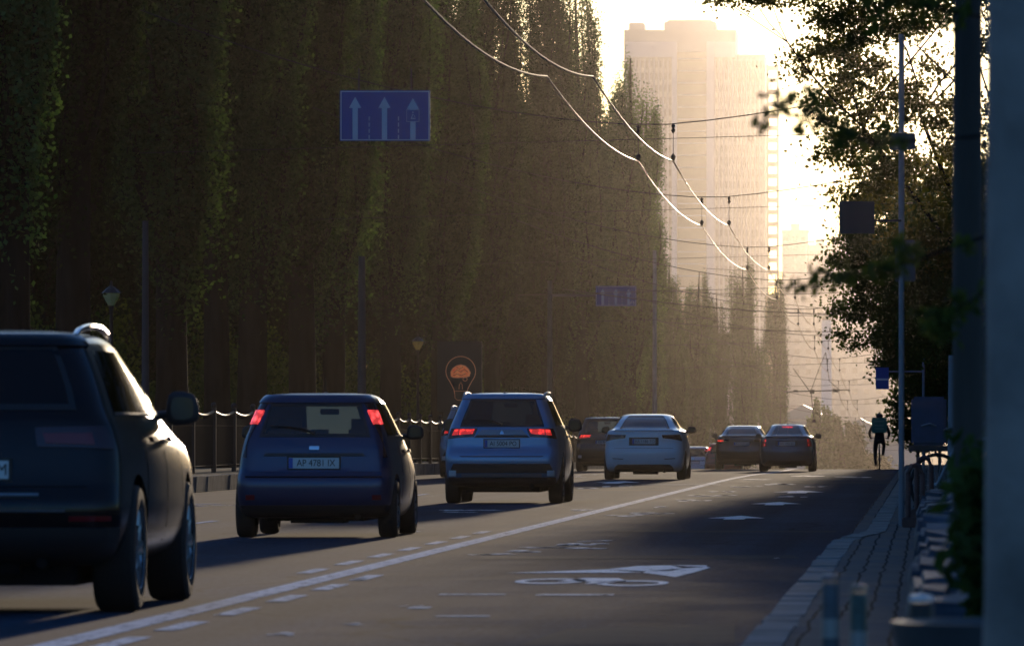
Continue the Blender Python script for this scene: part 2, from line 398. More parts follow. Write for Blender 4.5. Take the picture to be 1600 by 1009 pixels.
# kerb stones: right (low) and left (tall block kerb), stones with open joints
def kerb(name, xf, y0, y1, step, w, h, side, m):
    b = MB(); y = y0; rr = random.Random(3)
    while y < y1:
        e = min(y + step, y1); j = rr.uniform(-.008, .008); hz = rr.uniform(-.006, .006)
        xa, xb = xf(y) + j, xf(e - .012) + j
        za, zb = g(y), g(e)
        s = side * w
        v = []
        for (x, yy, z) in ((xa, y, za), (xa + s, y, za), (xb + s, e - .015, zb), (xb, e - .015, zb)):
            v.append((x, yy, z - .08))
        for (x, yy, z) in ((xa + side*.02, y, za), (xa + s, y, za), (xb + s, e - .015, zb), (xb + side*.02, e - .015, zb)):
            v.append((x, yy, z + h + hz))
        b.add(v, [(3,2,1,0),(4,5,6,7),(0,1,5,4),(1,2,6,5),(2,3,7,6),(3,0,4,7)]); y = e
    return tag(b.build(name, m, bevel=0), kind='structure')
kerb("kerb", kx, 16, 420, 1.0, .20, .158, 1, M['kerb'])
kerb("boulevard_kerb", lambda y: LK, 60, 480, 1.0, -.26, .285, 1, M['kerb'])
# painted markings, thin sheets lying on the asphalt
def sheet(name, polys, m, dz=.004, label=None):
    "polys: list of [(x,y),...] ; cut along y so the paint follows the road"
    b = MB()
    for p in polys:
        b.add([(x, y, g(y) + dz) for x, y in p], [tuple(range(len(p)))])
    return tag(b.build(name, m), label, kind='structure')
def linepoly(x, w, y0, y1, st=6):
    out = []; y = y0
    while y < y1:
        e = min(y + st, y1); out.append([(x-w/2, y), (x+w/2, y), (x+w/2, e), (x-w/2, e)]); y = e
    return out
sheet("solid_lane_line", linepoly(-4.48, .19, 12, 420), M['line'])
P = []
for D in (55, 58.4, 61.8, 65.2, 68.7, 72.3, 75.7): P += linepoly(-4.80, .12, D - .9, D + .9)
for D in (33.2, 36.6, 39.6, 42.8, 46.1, 49.4, 52.6): P += linepoly(-4.19, .13, D - .95, D + .85)
sheet("dashed_lane_line", P, M['line'])
P = []
for i in range(40): P += linepoly(-8.65, .13, 82.5 + i * 9, 85.5 + i * 9)
sheet("left_lane_dashes", P, M['line'])
# bus / bicycle lane marks
def arrow(cx, cy, w=.62, L=3.6, stem=.22, sl_=1.5):
    return [[(cx - w, cy), (cx - stem, cy - .1), (cx + stem, cy - .1), (cx + w, cy), (cx, cy + L)],
            [(cx - stem, cy - sl_), (cx + stem, cy - sl_), (cx + stem, cy - .1), (cx - stem, cy - .1)]]
P = []
P += arrow(-2.40, 88.0, .36, 2.6, .13, 1.2); P += arrow(-2.27, 105.0, .38, 3, .14, 1.6); P += arrow(-2.3, 125.0, .46, 3.4, .17, 2.0)
P += arrow(-6.55, 148.0, .5, 4, .18, 3)
sheet("lane_arrows", P, M['arrowp'])
P = []
# chevron roof and bicycle below it, right lane
s1 = [(-3.22, 53.6), (-2.6, 55.6), (-2.25, 57.6), (-1.95, 58.0), (-1.82, 57.6), (-1.92, 53.2)]
P.append([(-3.25, 54.2), (-2.2, 54.3), (-2.55, 55.6)]); P.append([(-2.55, 55.6), (-2.2, 54.9), (-1.95, 56.0), (-2.1, 57.3), (-2.35, 57.0)])
P.append([(-2.1, 57.3), (-1.95, 56.9), (-1.78, 56.6), (-1.80, 57.3)]); P.append([(-1.95, 56.0), (-2.0, 55.0), (-1.80, 54.6), (-1.74, 56.4), (-1.78, 56.6)])
P.append([(-2.2, 54.3), (-2.0, 55.0), (-2.2, 54.9)]); P.append([(-2.2, 54.3), (-1.89, 52.7), (-1.80, 54.6), (-2.0, 55.0)])
def ring(cx, cy, rx, ry, w, n=14):
    out = []
    for k in range(n):
        a, b_ = 2*math.pi*k/n, 2*math.pi*(k+1)/n
        out.append([(cx+rx*math.cos(a), cy+ry*math.sin(a)), (cx+rx*math.cos(b_), cy+ry*math.sin(b_)),
                    (cx+(rx-w)*math.cos(b_), cy+(ry-w*6)*math.sin(b_)), (cx+(rx-w)*math.cos(a), cy+(ry-w*6)*math.sin(a))])
    return out
P += ring(-2.75, 51.3, .26, .95, .07) + ring(-2.12, 50.6, .26, .95, .07)
P.append([(-2.7, 51.2), (-2.62, 51.9), (-2.2, 51.6), (-2.2, 51.0)]); P.append([(-2.62, 51.9), (-2.56, 52.4), (-2.3, 52.3), (-2.22, 51.6)])
P.append([(-2.46, 50.4), (-2.36, 50.4), (-2.3, 51.1), (-2.44, 51.2)])
sheet("bicycle_lane_symbol", P, M['arrowp'])
P = []
rr = random.Random(11)
def frag(cx, cy, w, l, n=3):
    for _ in range(n+2):
        x = cx + rr.uniform(-.35, .35) * w; y = cy + rr.uniform(-.3, .3) * l
        ww = w * rr.uniform(.25, .6); ll = l * rr.uniform(.2, .5)
        k = rr.randint(5, 7); a0 = rr.uniform(0, 6)
        P.append([(x + ww*.5*rr.uniform(.55, 1)*math.cos(a0+2*math.pi*i/k), y + ll*.5*rr.uniform(.55, 1)*math.sin(a0+2*math.pi*i/k)) for i in range(k)])
for (px, py, w, l, n) in [(820, 862, .5, 2.0, 3), (905, 850, .6, 2.4, 5), (865, 856, .9, 1.5, 4), (770, 866, .5, 1.2, 3), (935, 845, .5, 1.5, 2), (640, 947, .16, .6, 2), (560, 975, .2, .6, 3), (445, 990, .2, .9, 3),
        (1015, 802, .9, 3, 4), (975, 806, .6, 2.5, 3), (1110, 775, .8, 5, 5), (1085, 782, .7, 4, 4), (1130, 768, .5, 4, 3), (1040, 792, .5, 3, 2), (1270, 760, .6, 4, 3), (1220, 756, .8, 6, 4),
        (1170, 760, .8, 6, 3), (730, 797, .9, 3, 5), (715, 800, .6, 2, 3), (905, 797, .5, 2.5, 3), (955, 760, .8, 6, 4), (915, 763, .6, 5, 3), (1255, 742, 1.4, 9, 5), (1190, 748, .8, 8, 4), (1330, 744, 1.2, 9, 4),
        (330, 790, .7, 2.5, 3), (1240, 712 + 64, .7, 4, 3), (560, 905, .3, 1.0, 1), (1216, 872, .1, .5, 1), (640, 830, .5, 2, 2)]:
    D = F * HC / (py - VY); frag((px - VX) * D / F, D, w, l, n)
P += linepoly(-2.36, .52, 46.85, 47.2) + linepoly(-3.05, .45, 47.0, 47.3) + linepoly(-2.75, .32, 41.5, 41.75) + linepoly(-3.15, .14, 43.4, 43.8)
P += [[(-11.2, 104.6), (-10.7, 104.3), (-10.5, 105.2), (-11.1, 105.3)]]  # small pale streak in the left lane
P += linepoly(-9.2, 2.2, 166, 167) + linepoly(-3.0, 1.5, 189, 190.2) + linepoly(-5.0, 1.6, 142, 142.6)
sheet("worn_road_marks", P, M['worn'])
# drain / utility patches in the asphalt
M['patch'] = mat("patched_asphalt", (.034, .035, .038), .95, noise=.3, nscale=3, spec=.1)
sheet("asphalt_patches", [[(-3.9, 60), (-1.1, 60.6), (-1.2, 62.2), (-3.8, 61.6)], [(-3.4, 76), (-1.0, 76), (-1.0, 77.2), (-3.4, 77.4)], [(-8.4, 128), (-4.9, 128), (-4.9, 130.5), (-8.4, 130)],
      [(-4.3, 146), (-.7, 146), (-.7, 150), (-4.3, 149)], [(-2.1, 36), (-1.0, 36.4), (-1.1, 40), (-2.0, 39)]], M['patch'], .002)

# ------------------------------------------------------------------ cars
def lerp(a, b, t): return a + (b - a) * t
class Shell:
    """car skin built from horizontal slices: key rows (z, y_rear, y_front, half_width, corner_radius)."""
    def __init__(s, keys, bow=.05, fbow=.16, plan=.05, zs=1.0):
        s.k = [(z*zs, a, b, w, c) for z, a, b, w, c in keys]
        s.fn = [pchip([(k[0], k[i]) for k in s.k]) for i in (1, 2, 3, 4)]
        s.bow, s.fbow, s.plan = bow, fbow, plan
        s.z0, s.z1 = s.k[0][0], s.k[-1][0]
    def P0(s, t, z):
        sg = -1 if t < 0 else 1; t = abs(t)
        yr, yf, w, rc = (f(z) for f in s.fn)
        rc = min(rc, w*.6, (yf-yr)*.3); rf = min(rc*2.2, (yf-yr)*.3, w*.6)
        wc = w - s.plan
        y1 = yr + s.bow * ((wc-rc)/wc)**2; y2 = y1 + rc
        y4 = yf - s.fbow * ((wc-rf)/wc)**2; y3 = y4 - rf
        if t <= 1: x = t*(wc-rc); y = yr + s.bow*(x/wc)**2
        elif t <= 2: a = (t-1)*math.pi/2; x = wc-rc+rc*math.sin(a); y = y1+rc*(1-math.cos(a))
        elif t <= 3: q = t-2; y = lerp(y2, y3, q); x = wc + s.plan*(1-(2*q-1)**2)
        elif t <= 4: a = (t-3)*math.pi/2; x = wc-rf+rf*math.cos(a); y = y3+rf*math.sin(a)
        else: x = (wc-rf)*(5-t); y = yf - s.fbow*(x/wc)**2
        return Vector((sg*x, y, z))
    def P(s, t, z, off=0.0):
        p = s.P0(t, z)
        if off:
            e = .01; a = s.P0(t+e, z) - s.P0(t-e, z); z2 = min(z+.01, s.z1); z1 = max(z-.01, s.z0)
            b = s.P0(t, z2) - s.P0(t, z1); n = a.cross(b)
            if n.length < 1e-9: return p
            p = p + n.normalized() * off
        return p
    def tx(s, x, z):
        "contour parameter of the rear face point with this x"
        lo, hi = 0.0, 2.0; ax = abs(x)
        for _ in range(30):
            m = (lo+hi)/2
            if s.P0(m, z).x < ax: lo = m
            else: hi = m
        return math.copysign((lo+hi)/2, x)
    def ty(s, y, z, sg=1):
        lo, hi = 1.0, 4.0
        for _ in range(30):
            m = (lo+hi)/2
            if s.P0(m, z).y < y: lo = m
            else: hi = m
        return sg*(lo+hi)/2
    def grid(s, zs, ts, hole=None):
        b = MB(); n = len(ts)
        vs = [s.P0(t, z) for z in zs for t in ts]
        fs = []
        for i in range(len(zs)-1):
            zc = (zs[i]+zs[i+1])/2
            for k in range(n):
                k2 = (k+1) % n
                tc = (ts[k]+ts[k2])/2 if k2 else ts[k]+.01
                if hole and hole(tc, zc): continue
                fs.append((i*n+k, i*n+k2, (i+1)*n+k2, (i+1)*n+k))
        return b.add(vs, fs), n
    def patch(s, poly, off=.004, thick=.02, nu=10, nv=6):
        """poly: four corners (t,z) bl, br, tr, tl on the skin -> raised panel with edges"""
        b = MB(); (a, c, d, e) = poly
        def uv(u, v):
            t = lerp(lerp(a[0], c[0], u), lerp(e[0], d[0], u), v); z = lerp(lerp(a[1], c[1], u), lerp(e[1], d[1], u), v)
            return t, min(max(z, s.z0), s.z1)
        top = [s.P(*uv(i/nu, j/nv), off) for j in range(nv+1) for i in range(nu+1)]
        bot = [s.P(*uv(i/nu, j/nv), off-thick) for j in range(nv+1) for i in range(nu+1)]
        W = nu+1; N = len(top)
        fs = [(j*W+i, j*W+i+1, (j+1)*W+i+1, (j+1)*W+i) for j in range(nv) for i in range(nu)]
        fs += [tuple(N+q for q in reversed(f)) for f in fs[:]]
        rim = [i for i in range(nu+1)] + [j*W+nu for j in range(1, nv+1)] + [nv*W+i for i in range(nu-1, -1, -1)] + [j*W for j in range(nv-1, 0, -1)]
        fs += [(rim[i], N+rim[i], N+rim[(i+1) % len(rim)], rim[(i+1) % len(rim)]) for i in range(len(rim))]
        return b.add(top+bot, fs)
    def sheetpoly(s, poly, off=.004, thick=.02): return s.patch(poly, off, thick)

def boolcut(o, cutters):
    for c in cutters:
        md = o.modifiers.new("cut", 'BOOLEAN'); md.operation = 'DIFFERENCE'; md.object = c; md.solver = 'EXACT'
    dg = bpy.context.evaluated_depsgraph_get(); dg.update()
    me = bpy.data.meshes.new_from_object(o.evaluated_get(dg)); me.name = o.name
    o.modifiers.clear(); o.data = me
    for c in cutters: bpy.data.objects.remove(c)
    for p in me.polygons: p.use_smooth = True
    me.set_sharp_from_angle(angle=R(38))

TS = None
def tsamples():
    h = []
    for i in range(0, 7): h.append(i/6)
    for i in range(1, 7): h.append(1+i/6)
    for i in range(1, 21): h.append(2+i/20)
    for i in range(1, 6): h.append(3+i/5)
    for i in range(1, 6): h.append(4+i/5)
    full = [-t for t in reversed(h[1:-1])]
    # ring order: 0..5 then back along the left side
    ring_ = h[:-1] + [5.0] + full[:0]
    left = [-t for t in reversed(h[1:-1])]
    return h + left     # 0 ... 5, -4.8 ... -small
def zsamples(k0, k1, sh):
    zs = [k0]; z = k0
    while z < k1 - 1e-6:
        # smaller steps where the rear or front profile moves quickly
        st = .05
        while st > .006 and (abs(sh.fn[0](min(z+st, k1))-sh.fn[0](z)) > .09 or abs(sh.fn[1](min(z+st, k1))-sh.fn[1](z)) > .16 or abs(sh.fn[2](min(z+st, k1))-sh.fn[2](z)) > .05): st *= .6
        z = min(z+st, k1); zs.append(z)
    return zs

def make_wheel(car, x, y, r, w, sg, spokes=5):
    wh = MB()
    pr = [(r*.62, -w/2+.01), (r*.80, -w/2), (r*.93, -w/2+.004), (r*.985, -w/2+.022), (r, -w/2+.05), (r, w/2-.05), (r*.985, w/2-.022), (r*.93, w/2-.004), (r*.80, w/2), (r*.62, w/2-.01)]
    wh.lathe(pr, (0, 0, 0), 'x', 36, cap=False)
    wh.lathe([(r*.62, -w/2+.01), (r*.58, 0), (r*.62, w/2-.01)], (0, 0, 0), 'x', 36, cap=False)
    root = wh.build("wheel", M['tyre'], car, smooth=True); root.location = (x, y, r)
    rm = MB(); ox = sg*(w/2-.035)
    rm.lathe([(r*.64, sg*(w/2-.006)), (r*.60, ox), (r*.57, ox-sg*.05)], (0, 0, 0), 'x', 30, cap=False)
    rm.lathe([(r*.14, ox-sg*.03), (r*.14, ox+sg*.012), (r*.02, ox+sg*.02)], (0, 0, 0), 'x', 14)
    for k in range(spokes):
        a = 2*math.pi*k/spokes
        for da in (-.13, .13):
            rm.tube([(ox, r*.12*math.cos(a), r*.12*math.sin(a)), (ox+sg*.012, r*.36*math.cos(a+da*.6), r*.36*math.sin(a+da*.6)), (ox, r*.60*math.cos(a+da), r*.60*math.sin(a+da))], [.022, .018, .02], 6)
    rm.build("rim", M['rim'], root, smooth=True)
    dk = MB(); dk.lathe([(.001, ox-sg*.07), (r*.56, ox-sg*.07)], (0, 0, 0), 'x', 24, cap=False); dk.build("brake_disc", M['under'], root)
    return root

def make_car(name, label, cat, S, paint, glass_r, glass_s, loc, text=None, group=None, rz=0.0):
    """S: spec dict. Local axes: +y forward, rear bumper at y=0, centre line x=0, z up."""
    car = empty(name, loc, rz, label, cat, group)
    sh = Shell(S['keys'], S.get('bow', .05), S.get('fbow', .16), S.get('plan', .05))
    ts = tsamples(); belt = S['belt']
    # lower body: closed volume, wheel arches cut out
    zs = zsamples(sh.z0, belt, sh)
    b, n = sh.grid(zs, ts)
    m = len(zs); b.f.append(tuple(range(n-1, -1, -1))); b.f.append(tuple((m-1)*n+k for k in range(n)))
    body = b.build("body", paint, car, smooth=True, sharp=40)
    cuts = []
    r, ww = S['wheel']; Wd = S['W']/2
    for y in S['axles']:
        for sg in (-1, 1):
            c = MB(); c.lathe([(r+.055, sg*(Wd-ww-.10)), (r+.055, sg*(Wd+.3))] if sg > 0 else [(r+.055, -(Wd+.3)), (r+.055, -(Wd-ww-.10))], (0, y, r+.01), 'x', 40)
            o = c.build("cutter", None); o.parent = car; cuts.append(o)
    boolcut(body, cuts)
    for y in S['axles']:
        for sg in (-1, 1): make_wheel(car, sg*(Wd-ww/2-.015), y, r, ww, sg, S.get('spokes', 5))
    # greenhouse with real openings
    wz0, wz1, wt = S['rwin']       # rear window: z low, z high, half extent (t)
    sz0, sz1 = S['swin']; fz0, fz1 = S.get('fwin', (belt+.04, S['H']-.10))
    gz = sorted(set([round(z, 5) for z in zsamples(belt, sh.z1, sh) if min(abs(z-q) for q in (wz0, wz1, sz0, sz1, fz0, fz1)) > .008] + [wz0, wz1, sz0, sz1, fz0, fz1]))
    gz = [z for z in gz if z >= belt - 1e-6]
    st = S['sidet']                # side window ranges in t
    cutsT = sorted([abs(wt)] + [q for a in st for q in a] + [4.15])
    hh = sorted(set([round(t, 4) for t in ts if t >= 0 and min(abs(t-q) for q in cutsT) > .02] + cutsT))
    tg = hh + [-t for t in reversed(hh[1:-1])]
    def hole(t, z):
        a = abs(t)
        if wz0 < z < wz1 and a < wt: return True
        if sz0 < z < sz1 and any(q0 < a < q1 for q0, q1 in st): return True
        if fz0 < z < fz1 and a > 4.15: return True
        return False
    gb, n = sh.grid(gz, tg, hole)
    gb.f.append(tuple((len(gz)-1)*n+k for k in range(n)))
    gb.build("roof", paint if not S.get('roofmat') else S['roofmat'], car, smooth=True, sharp=50)
    rwp = S.get('rwpoly') or [(-wt*1.04, wz0-.02), (wt*1.04, wz0-.02), (wt*1.04, wz1+.015), (-wt*1.04, wz1+.015)]
    rw = sh.patch(rwp, .003, .006, 14, 8).build("rear_window", glass_r, car, smooth=True)
    fr = MB()
    for e in ([rwp[0], rwp[1], (rwp[1][0], rwp[1][1]+.035), (rwp[0][0], rwp[0][1]+.035)], [(rwp[3][0], rwp[3][1]-.03), (rwp[2][0], rwp[2][1]-.03), rwp[2], rwp[3]],
              [rwp[0], (rwp[0][0]+.07, rwp[0][1]), (rwp[3][0]+.07, rwp[3][1]), rwp[3]], [(rwp[1][0]-.07, rwp[1][1]), rwp[1], rwp[2], (rwp[2][0]-.07, rwp[2][1])]):
        q = sh.patch(e, .005, .004, 10, 3); fr.add(q.v, q.f)
    fr.build("window_frame", M['blackp'], rw)
    for a0, a1 in st:
        for sg in (-1, 1):
            sh.patch([(sg*(a0-.012), sz0-.008), (sg*(a1+.012), sz0-.008), (sg*(a1+.006), sz1+.006), (sg*(a0-.004), sz1+.006)], .003, .006, 8, 5).build("side_window", glass_s, car, smooth=True)
    for sg in (-1, 1):
        sh.patch([(sg*(st[0][0]-.02), sz0-.02), (sg*(st[-1][1]+.02), sz0-.02), (sg*(st[-1][1]+.02), sz0-.004), (sg*(st[0][0]-.02), sz0-.004)], .008, .01, 16, 1).build("window_trim", S.get('trimmat', M['blackp']), car, smooth=True)
    ws = MB()
    for sg in (-1, 1):
        q = sh.patch([(sg*4.13, fz0-.01), (sg*5.0, fz0-.01), (sg*5.0, fz1+.01), (sg*4.13, fz1+.01)], .003, .006, 10, 8); ws.add(q.v, q.f)
    ws.build("windscreen", M['dusty'], car, smooth=True)
    # interior: dark floor at belt level, headrests, rear shelf
    it = MB(); yr0 = sh.fn[0](min(belt+.25, sh.z1-.2)); yf0 = sh.fn[1](belt+.25)
    H = S['H']; rowr, rowf = S.get('rows', (lerp(yr0, yf0, .22), lerp(yr0, yf0, .60)))
    for yy, zt in ((rowr, belt-.02), (rowf, belt+.04)):
        for x in ((-.42, 0, .42) if yy == rowr else (-.38, .38)):
            it.box(x-.19 if yy == rowr else x-.22, x+.19 if yy == rowr else x+.22, yy, yy+.10, belt-.05, zt)
            it.tube([(x-.05, yy+.05, zt-.02), (x-.05, yy+.05, zt+.06)], .008, 6); it.tube([(x+.05, yy+.05, zt-.02), (x+.05, yy+.05, zt+.06)], .008, 6)
            hw = .12 if x or yy != rowr else .09
            it.box(x-hw, x+hw, yy, yy+.09, zt+.04, zt+(.13 if yy == rowr else .18))
    it.build("seats", M['seatf'], car, bevel=.03)
    mr = MB(); mr.box(-.10, .10, yf0-.45, yf0-.43, H-.22, H-.16); mr.build("rear_view_mirror", M['blackp'], car, bevel=.008)
    # lamps, plate, details on the skin
    for nm, mt, poly in S.get('pieces', []):
        for sg in ((-1, 1) if nm not in S.get('single', ()) else (1,)):
            pp = [(sh.tx(sg*x, z) if abs(x) < 5 else sg*(abs(x)-10), z) for x, z in poly] if nm not in S.get('single', ()) else [(sh.tx(x, z), z) for x, z in poly]
            off = S.get('offs', {}).get(nm, .010)
            sh.patch(pp, off, .022, 10, 5).build(nm, mt, car, smooth=True, sharp=30)
    # underbody, exhaust
    ub = MB(); ub.box(-Wd+.35, Wd-.35, .35, S['L']-.4, .17, .34); ub.box(-Wd+.12, Wd-.12, S['axles'][0]-.06, S['axles'][0]+.06, .2, .3)
    ub.tube([(.45, .12, sh.z0+.02), (.45, .9, sh.z0+.02)], .035, 10); ub.box(-.25, .3, .25, .8, sh.z0-.05, sh.z0+.06)
    ub.build("underbody", M['under'], car)
    # door seams + handles
    for q in S.get('doors', []):
        for sg in (-1, 1):
            tt = sh.ty(q, .8, sg)
            sh.patch([(tt-.004*sg, sh.z0+.12), (tt+.004*sg, sh.z0+.12), (tt+.004*sg, belt-.01), (tt-.004*sg, belt-.01)], .001, .004, 1, 8).build("door_seam", M['under'], car)
    for q in S.get('handles', []):
        for sg in (-1, 1):
            t0, t1 = sh.ty(q, belt-.12, sg), sh.ty(q+.20, belt-.12, sg)
            sh.patch([(t0, belt-.135), (t1, belt-.135), (t1, belt-.105), (t0, belt-.105)], .035, .03, 4, 2).build("door_handle", S.get('handlemat', paint), car, smooth=True)
    # mirrors
    my, mz = S['mirror']
    for sg in (-1, 1):
        w0 = sh.P0(sh.ty(my, mz-.04, sg), mz-.04)
        b = MB(); mx_ = S.get('mw', .20)
        b.ball((0, 0, 0), 1, 20, 12); mh_ = S.get('mh', .085); pw = lambda v: math.copysign(abs(v)**.62, v)
        b.v = [(w0.x+sg*(.05+mx_/2)+pw(v[0])*(mx_/2+.005)*(1-.12*pw(v[2])), my+(pw(v[1])*.03 if v[1] < 0 else v[1]*.11), mz+.02+pw(v[2])*mh_*(1-.10*sg*pw(v[0]))) for v in b.v]
        mo = b.build("wing_mirror", S.get('mirmat', M['blackp']), car, smooth=True)
        b = MB(); b.tube([(w0.x-sg*.02, my+.02, mz-.03), (w0.x+sg*.09, my, mz-.01)], [.03, .022], 8); b.build("mirror_arm", M['blackp'], mo, smooth=True)
        b = MB(); c = Vector((w0.x+sg*(.05+mx_/2), my-.030, mz+.02))
        b.lathe([(.001, -.004), (.9, -.004)], (0, 0, 0), 'y', 20, cap=False)
        b.v = [(c.x+pw(v[0])*mx_*.38, c.y+v[1], c.z+pw(v[2])*mh_*.72) for v in b.v]
        b.build("mirror_glass", M['win'], mo, smooth=True)
    # rails
    if S.get('rails'):
        y0, y1, xr, zr = S['rails']
        for sg in (-1, 1):
            b = MB(); pts = []
            for i in range(15):
                u = i/14; hgt = math.sin(math.pi*u)**.45
                pts.append((sg*(xr+.02*math.sin(math.pi*u)), lerp(y0, y1, u), zr-.06+.062*hgt+.008*math.sin(math.pi*u)))
            b.tube(pts, .021, 8); b.build("roof_rail", S.get('railmat', M['steel']), car, smooth=True)
    if S.get('antenna'):
        ay, al = S['antenna']; b = MB(); b.ball((0, ay, H-.005), (.03, .06, .02)); b.tube([(0, ay, H), (0, ay-.10*al*3, H+al)], [.006, .003], 6)
        b.build("antenna", M['blackp'], car, smooth=True)
    # wiper and washer
    if S.get('wiper'):
        zz = wz0+.03; b = MB()
        pts = [sh.P(sh.tx(x, zz+dz), zz+dz, .02) for x, dz in ((0.0, -.02), (-.12, .03), (-.30, .055), (-.46, .06))]
        b.tube(pts, [.02, .010, .008, .006], 6); b.build("rear_wiper", M['blackp'], car, smooth=True)
    # plate
    pz = S['platez']; yp = sh.P(0, pz, 0).y - .012
    b = MB(); b.box(-.262, .262, yp-.010, yp, pz-.058, pz+.058); pl = b.build("number_plate", M['plate'], car, bevel=.004)
    b = MB(); b.box(-.257, -.215, yp-.0135, yp-.009, pz-.052, pz+.052); b.build("plate_band", M['plateblue'], pl)
    b = MB(); b.box(-.275, .275, yp-.006, yp+.02, pz-.070, pz+.070); b.build("plate_frame", M['blackp'], pl)
    if text: textmesh(text, .098, "plate_characters", M['platetext'], pl, (.022, yp-.0125, pz-.002), sx=.86)
    car["sh"] = 0; del car["sh"]
    return car, sh

paint_dark = mat("black_car_paint", (.004, .004, .006), .22, .0, coat=.25, spec=.2)
paint_blue = mat("dark_blue_car_paint", (.002, .020, .075), .38, .35, coat=.7)
paint_silverblue = mat("steel_blue_car_paint", (.12, .24, .40), .38, .55, coat=1.0)
paint_white = mat("white_car_paint", (.52, .60, .68), .38, .0, coat=1.0)
paint_black2 = mat("graphite_car_paint", (.004, .004, .006), .38, .35, coat=1.0)
paint_grey = mat("grey_car_paint", (.045, .055, .075), .38, .5, coat=1.0)
paint_silver = mat("silver_car_paint", (.20, .27, .34), .38, .5, coat=1.0)
paint_brown = mat("dark_brown_car_paint", (.015, .015, .017), .38, .4, coat=1.0)
paint_red = mat("red_car_paint", (.25, .02, .02), .3, .2, coat=1.0)

# big dark suv, nearest
SUV1 = dict(L=4.8, W=1.94, H=1.71, belt=1.16, bow=.07, wheel=(.385, .265), axles=(.92, 3.82), spokes=5,
    keys=[(.29, .36, 4.35, .80, .25), (.36, .10, 4.62, .90, .22), (.50, .02, 4.75, .955, .20), (.66, .0, 4.79, .968, .20), (.74, .05, 4.78, .965, .20), (.84, .085, 4.74, .962, .20), (.98, .12, 4.45, .950, .20), (1.08, .15, 3.9, .925, .20), (1.16, .18, 3.55, .895, .19),
          (1.22, .22, 3.42, .865, .18), (1.35, .32, 3.15, .815, .17), (1.5, .44, 2.82, .750, .17), (1.60, .52, 2.58, .700, .17), (1.655, .58, 2.40, .655, .17), (1.69, .72, 2.2, .56, .2), (1.71, 1.0, 1.9, .36, .2)],
    rwin=(1.24, 1.60, .98), swin=(1.21, 1.575), fwin=(1.20, 1.62), sidet=[(2.06, 2.33), (2.36, 2.64), (2.67, 2.93)], platez=.865,
    mirror=(2.92, 1.22), mw=.20, mh=.105, rails=(.75, 2.42, .575, 1.728), railmat=M['chrome'], wiper=True, doors=(1.35, 2.35, 3.35), handles=(1.5, 2.5),
    pieces=[("tail_light", M['lampdark'], [(.42, 1.0), (11.62, .985), (11.50, 1.125), (.40, 1.115)]),
            ("tail_lens", M['lampred'], [(.47, 1.02), (11.2, 1.01), (11.2, 1.08), (.45, 1.08)]),
            ("reflector", M['lampred'], [(.62, .56), (.86, .56), (.86, .59), (.62, .59)]),
            ("bumper_trim", M['chrome'], [(-.60, .615), (.60, .615), (.60, .63), (-.60, .63)]),
            ("lower_bumper", M['blackp'], [(-.86, .30), (.86, .30), (.90, .52), (-.90, .52)]),
            ("boot_trim", M['steel'], [(-.44, .70), (.44, .70), (.44, .715), (-.44, .715)]),
            ("tailgate_seam", M['under'], [(-.72, .76), (.72, .76), (.72, .766), (-.72, .766)]),
            ("roof_spoiler", paint_dark, [(-.68, 1.60), (.68, 1.60), (.63, 1.665), (-.63, 1.665)])],
    single=("bumper_trim", "boot_trim", "lower_bumper", "tailgate_seam", "roof_spoiler"), offs={"tail_lens": .016, "bumper_trim": .02, "boot_trim": .02, "tailgate_seam": .002, "roof_spoiler": .018})
HATCH = dict(L=3.93, W=1.69, H=1.485, belt=1.0, bow=.05, wheel=(.295, .20), axles=(.62, 3.11), spokes=7,
    keys=[(.20, .22, 3.6, .74, .2), (.26, .08, 3.75, .80, .18), (.40, .01, 3.88, .835, .17), (.55, .0, 3.93, .843, .17), (.62, .02, 3.92, .843, .17), (.68, .10, 3.88, .838, .18), (.80, .125, 3.6, .826, .18), (.92, .15, 3.2, .805, .18), (1.0, .18, 2.95, .785, .17),
          (1.06, .205, 2.85, .762, .16), (1.15, .25, 2.68, .725, .15), (1.25, .30, 2.46, .685, .14), (1.35, .36, 2.25, .645, .13), (1.41, .40, 2.05, .61, .13), (1.45, .46, 1.9, .57, .14), (1.472, .60, 1.8, .50, .16), (1.485, .80, 1.6, .33, .2)],
    rwin=(1.05, 1.36, 1.0), swin=(1.05, 1.37), fwin=(1.04, 1.39), sidet=[(2.05, 2.24), (2.28, 2.60), (2.64, 2.94)], platez=.765,
    mirror=(2.42, 1.06), mw=.17, mh=.075, antenna=(1.55, .16), wiper=True, doors=(1.15, 1.95, 2.85), handles=(1.22, 2.0),
    pieces=[("tail_light", M['lampdark'], [(.70, .82), (11.60, .82), (11.20, 1.40), (.563, 1.40)]),
            ("brake_lens", M['lamphot'], [(.682, 1.16), (11.32, 1.16), (11.22, 1.30), (.63, 1.30)]),
            ("reflector", M['lampred'], [(.60, .39), (.69, .39), (.69, .44), (.60, .44)]),
            ("plate_recess", paint_blue, [(-.36, .665), (.36, .665), (.40, .83), (-.40, .83)]),
            ("tailgate_handle", M['blackp'], [(-.52, .835), (.52, .835), (.50, .865), (-.50, .865)]),
            ("oval_badge", M['chrome'], [(-.05, .90), (.05, .90), (.05, .935), (-.05, .935)]),
            ("lower_bumper", M['blackp'], [(-.74, .22), (.74, .22), (.80, .335), (-.80, .335)]),
            ("tailgate_seam", M['under'], [(-.70, .62), (.70, .62), (.70, .626), (-.70, .626)]),
            ("roof_spoiler", paint_blue, [(-.60, 1.375), (.60, 1.375), (.545, 1.445), (-.545, 1.445)])],
    single=("plate_recess", "tailgate_handle", "oval_badge", "lower_bumper", "tailgate_seam", "roof_spoiler"), offs={"brake_lens": .018, "oval_badge": .014, "plate_recess": .004, "roof_spoiler": .022})
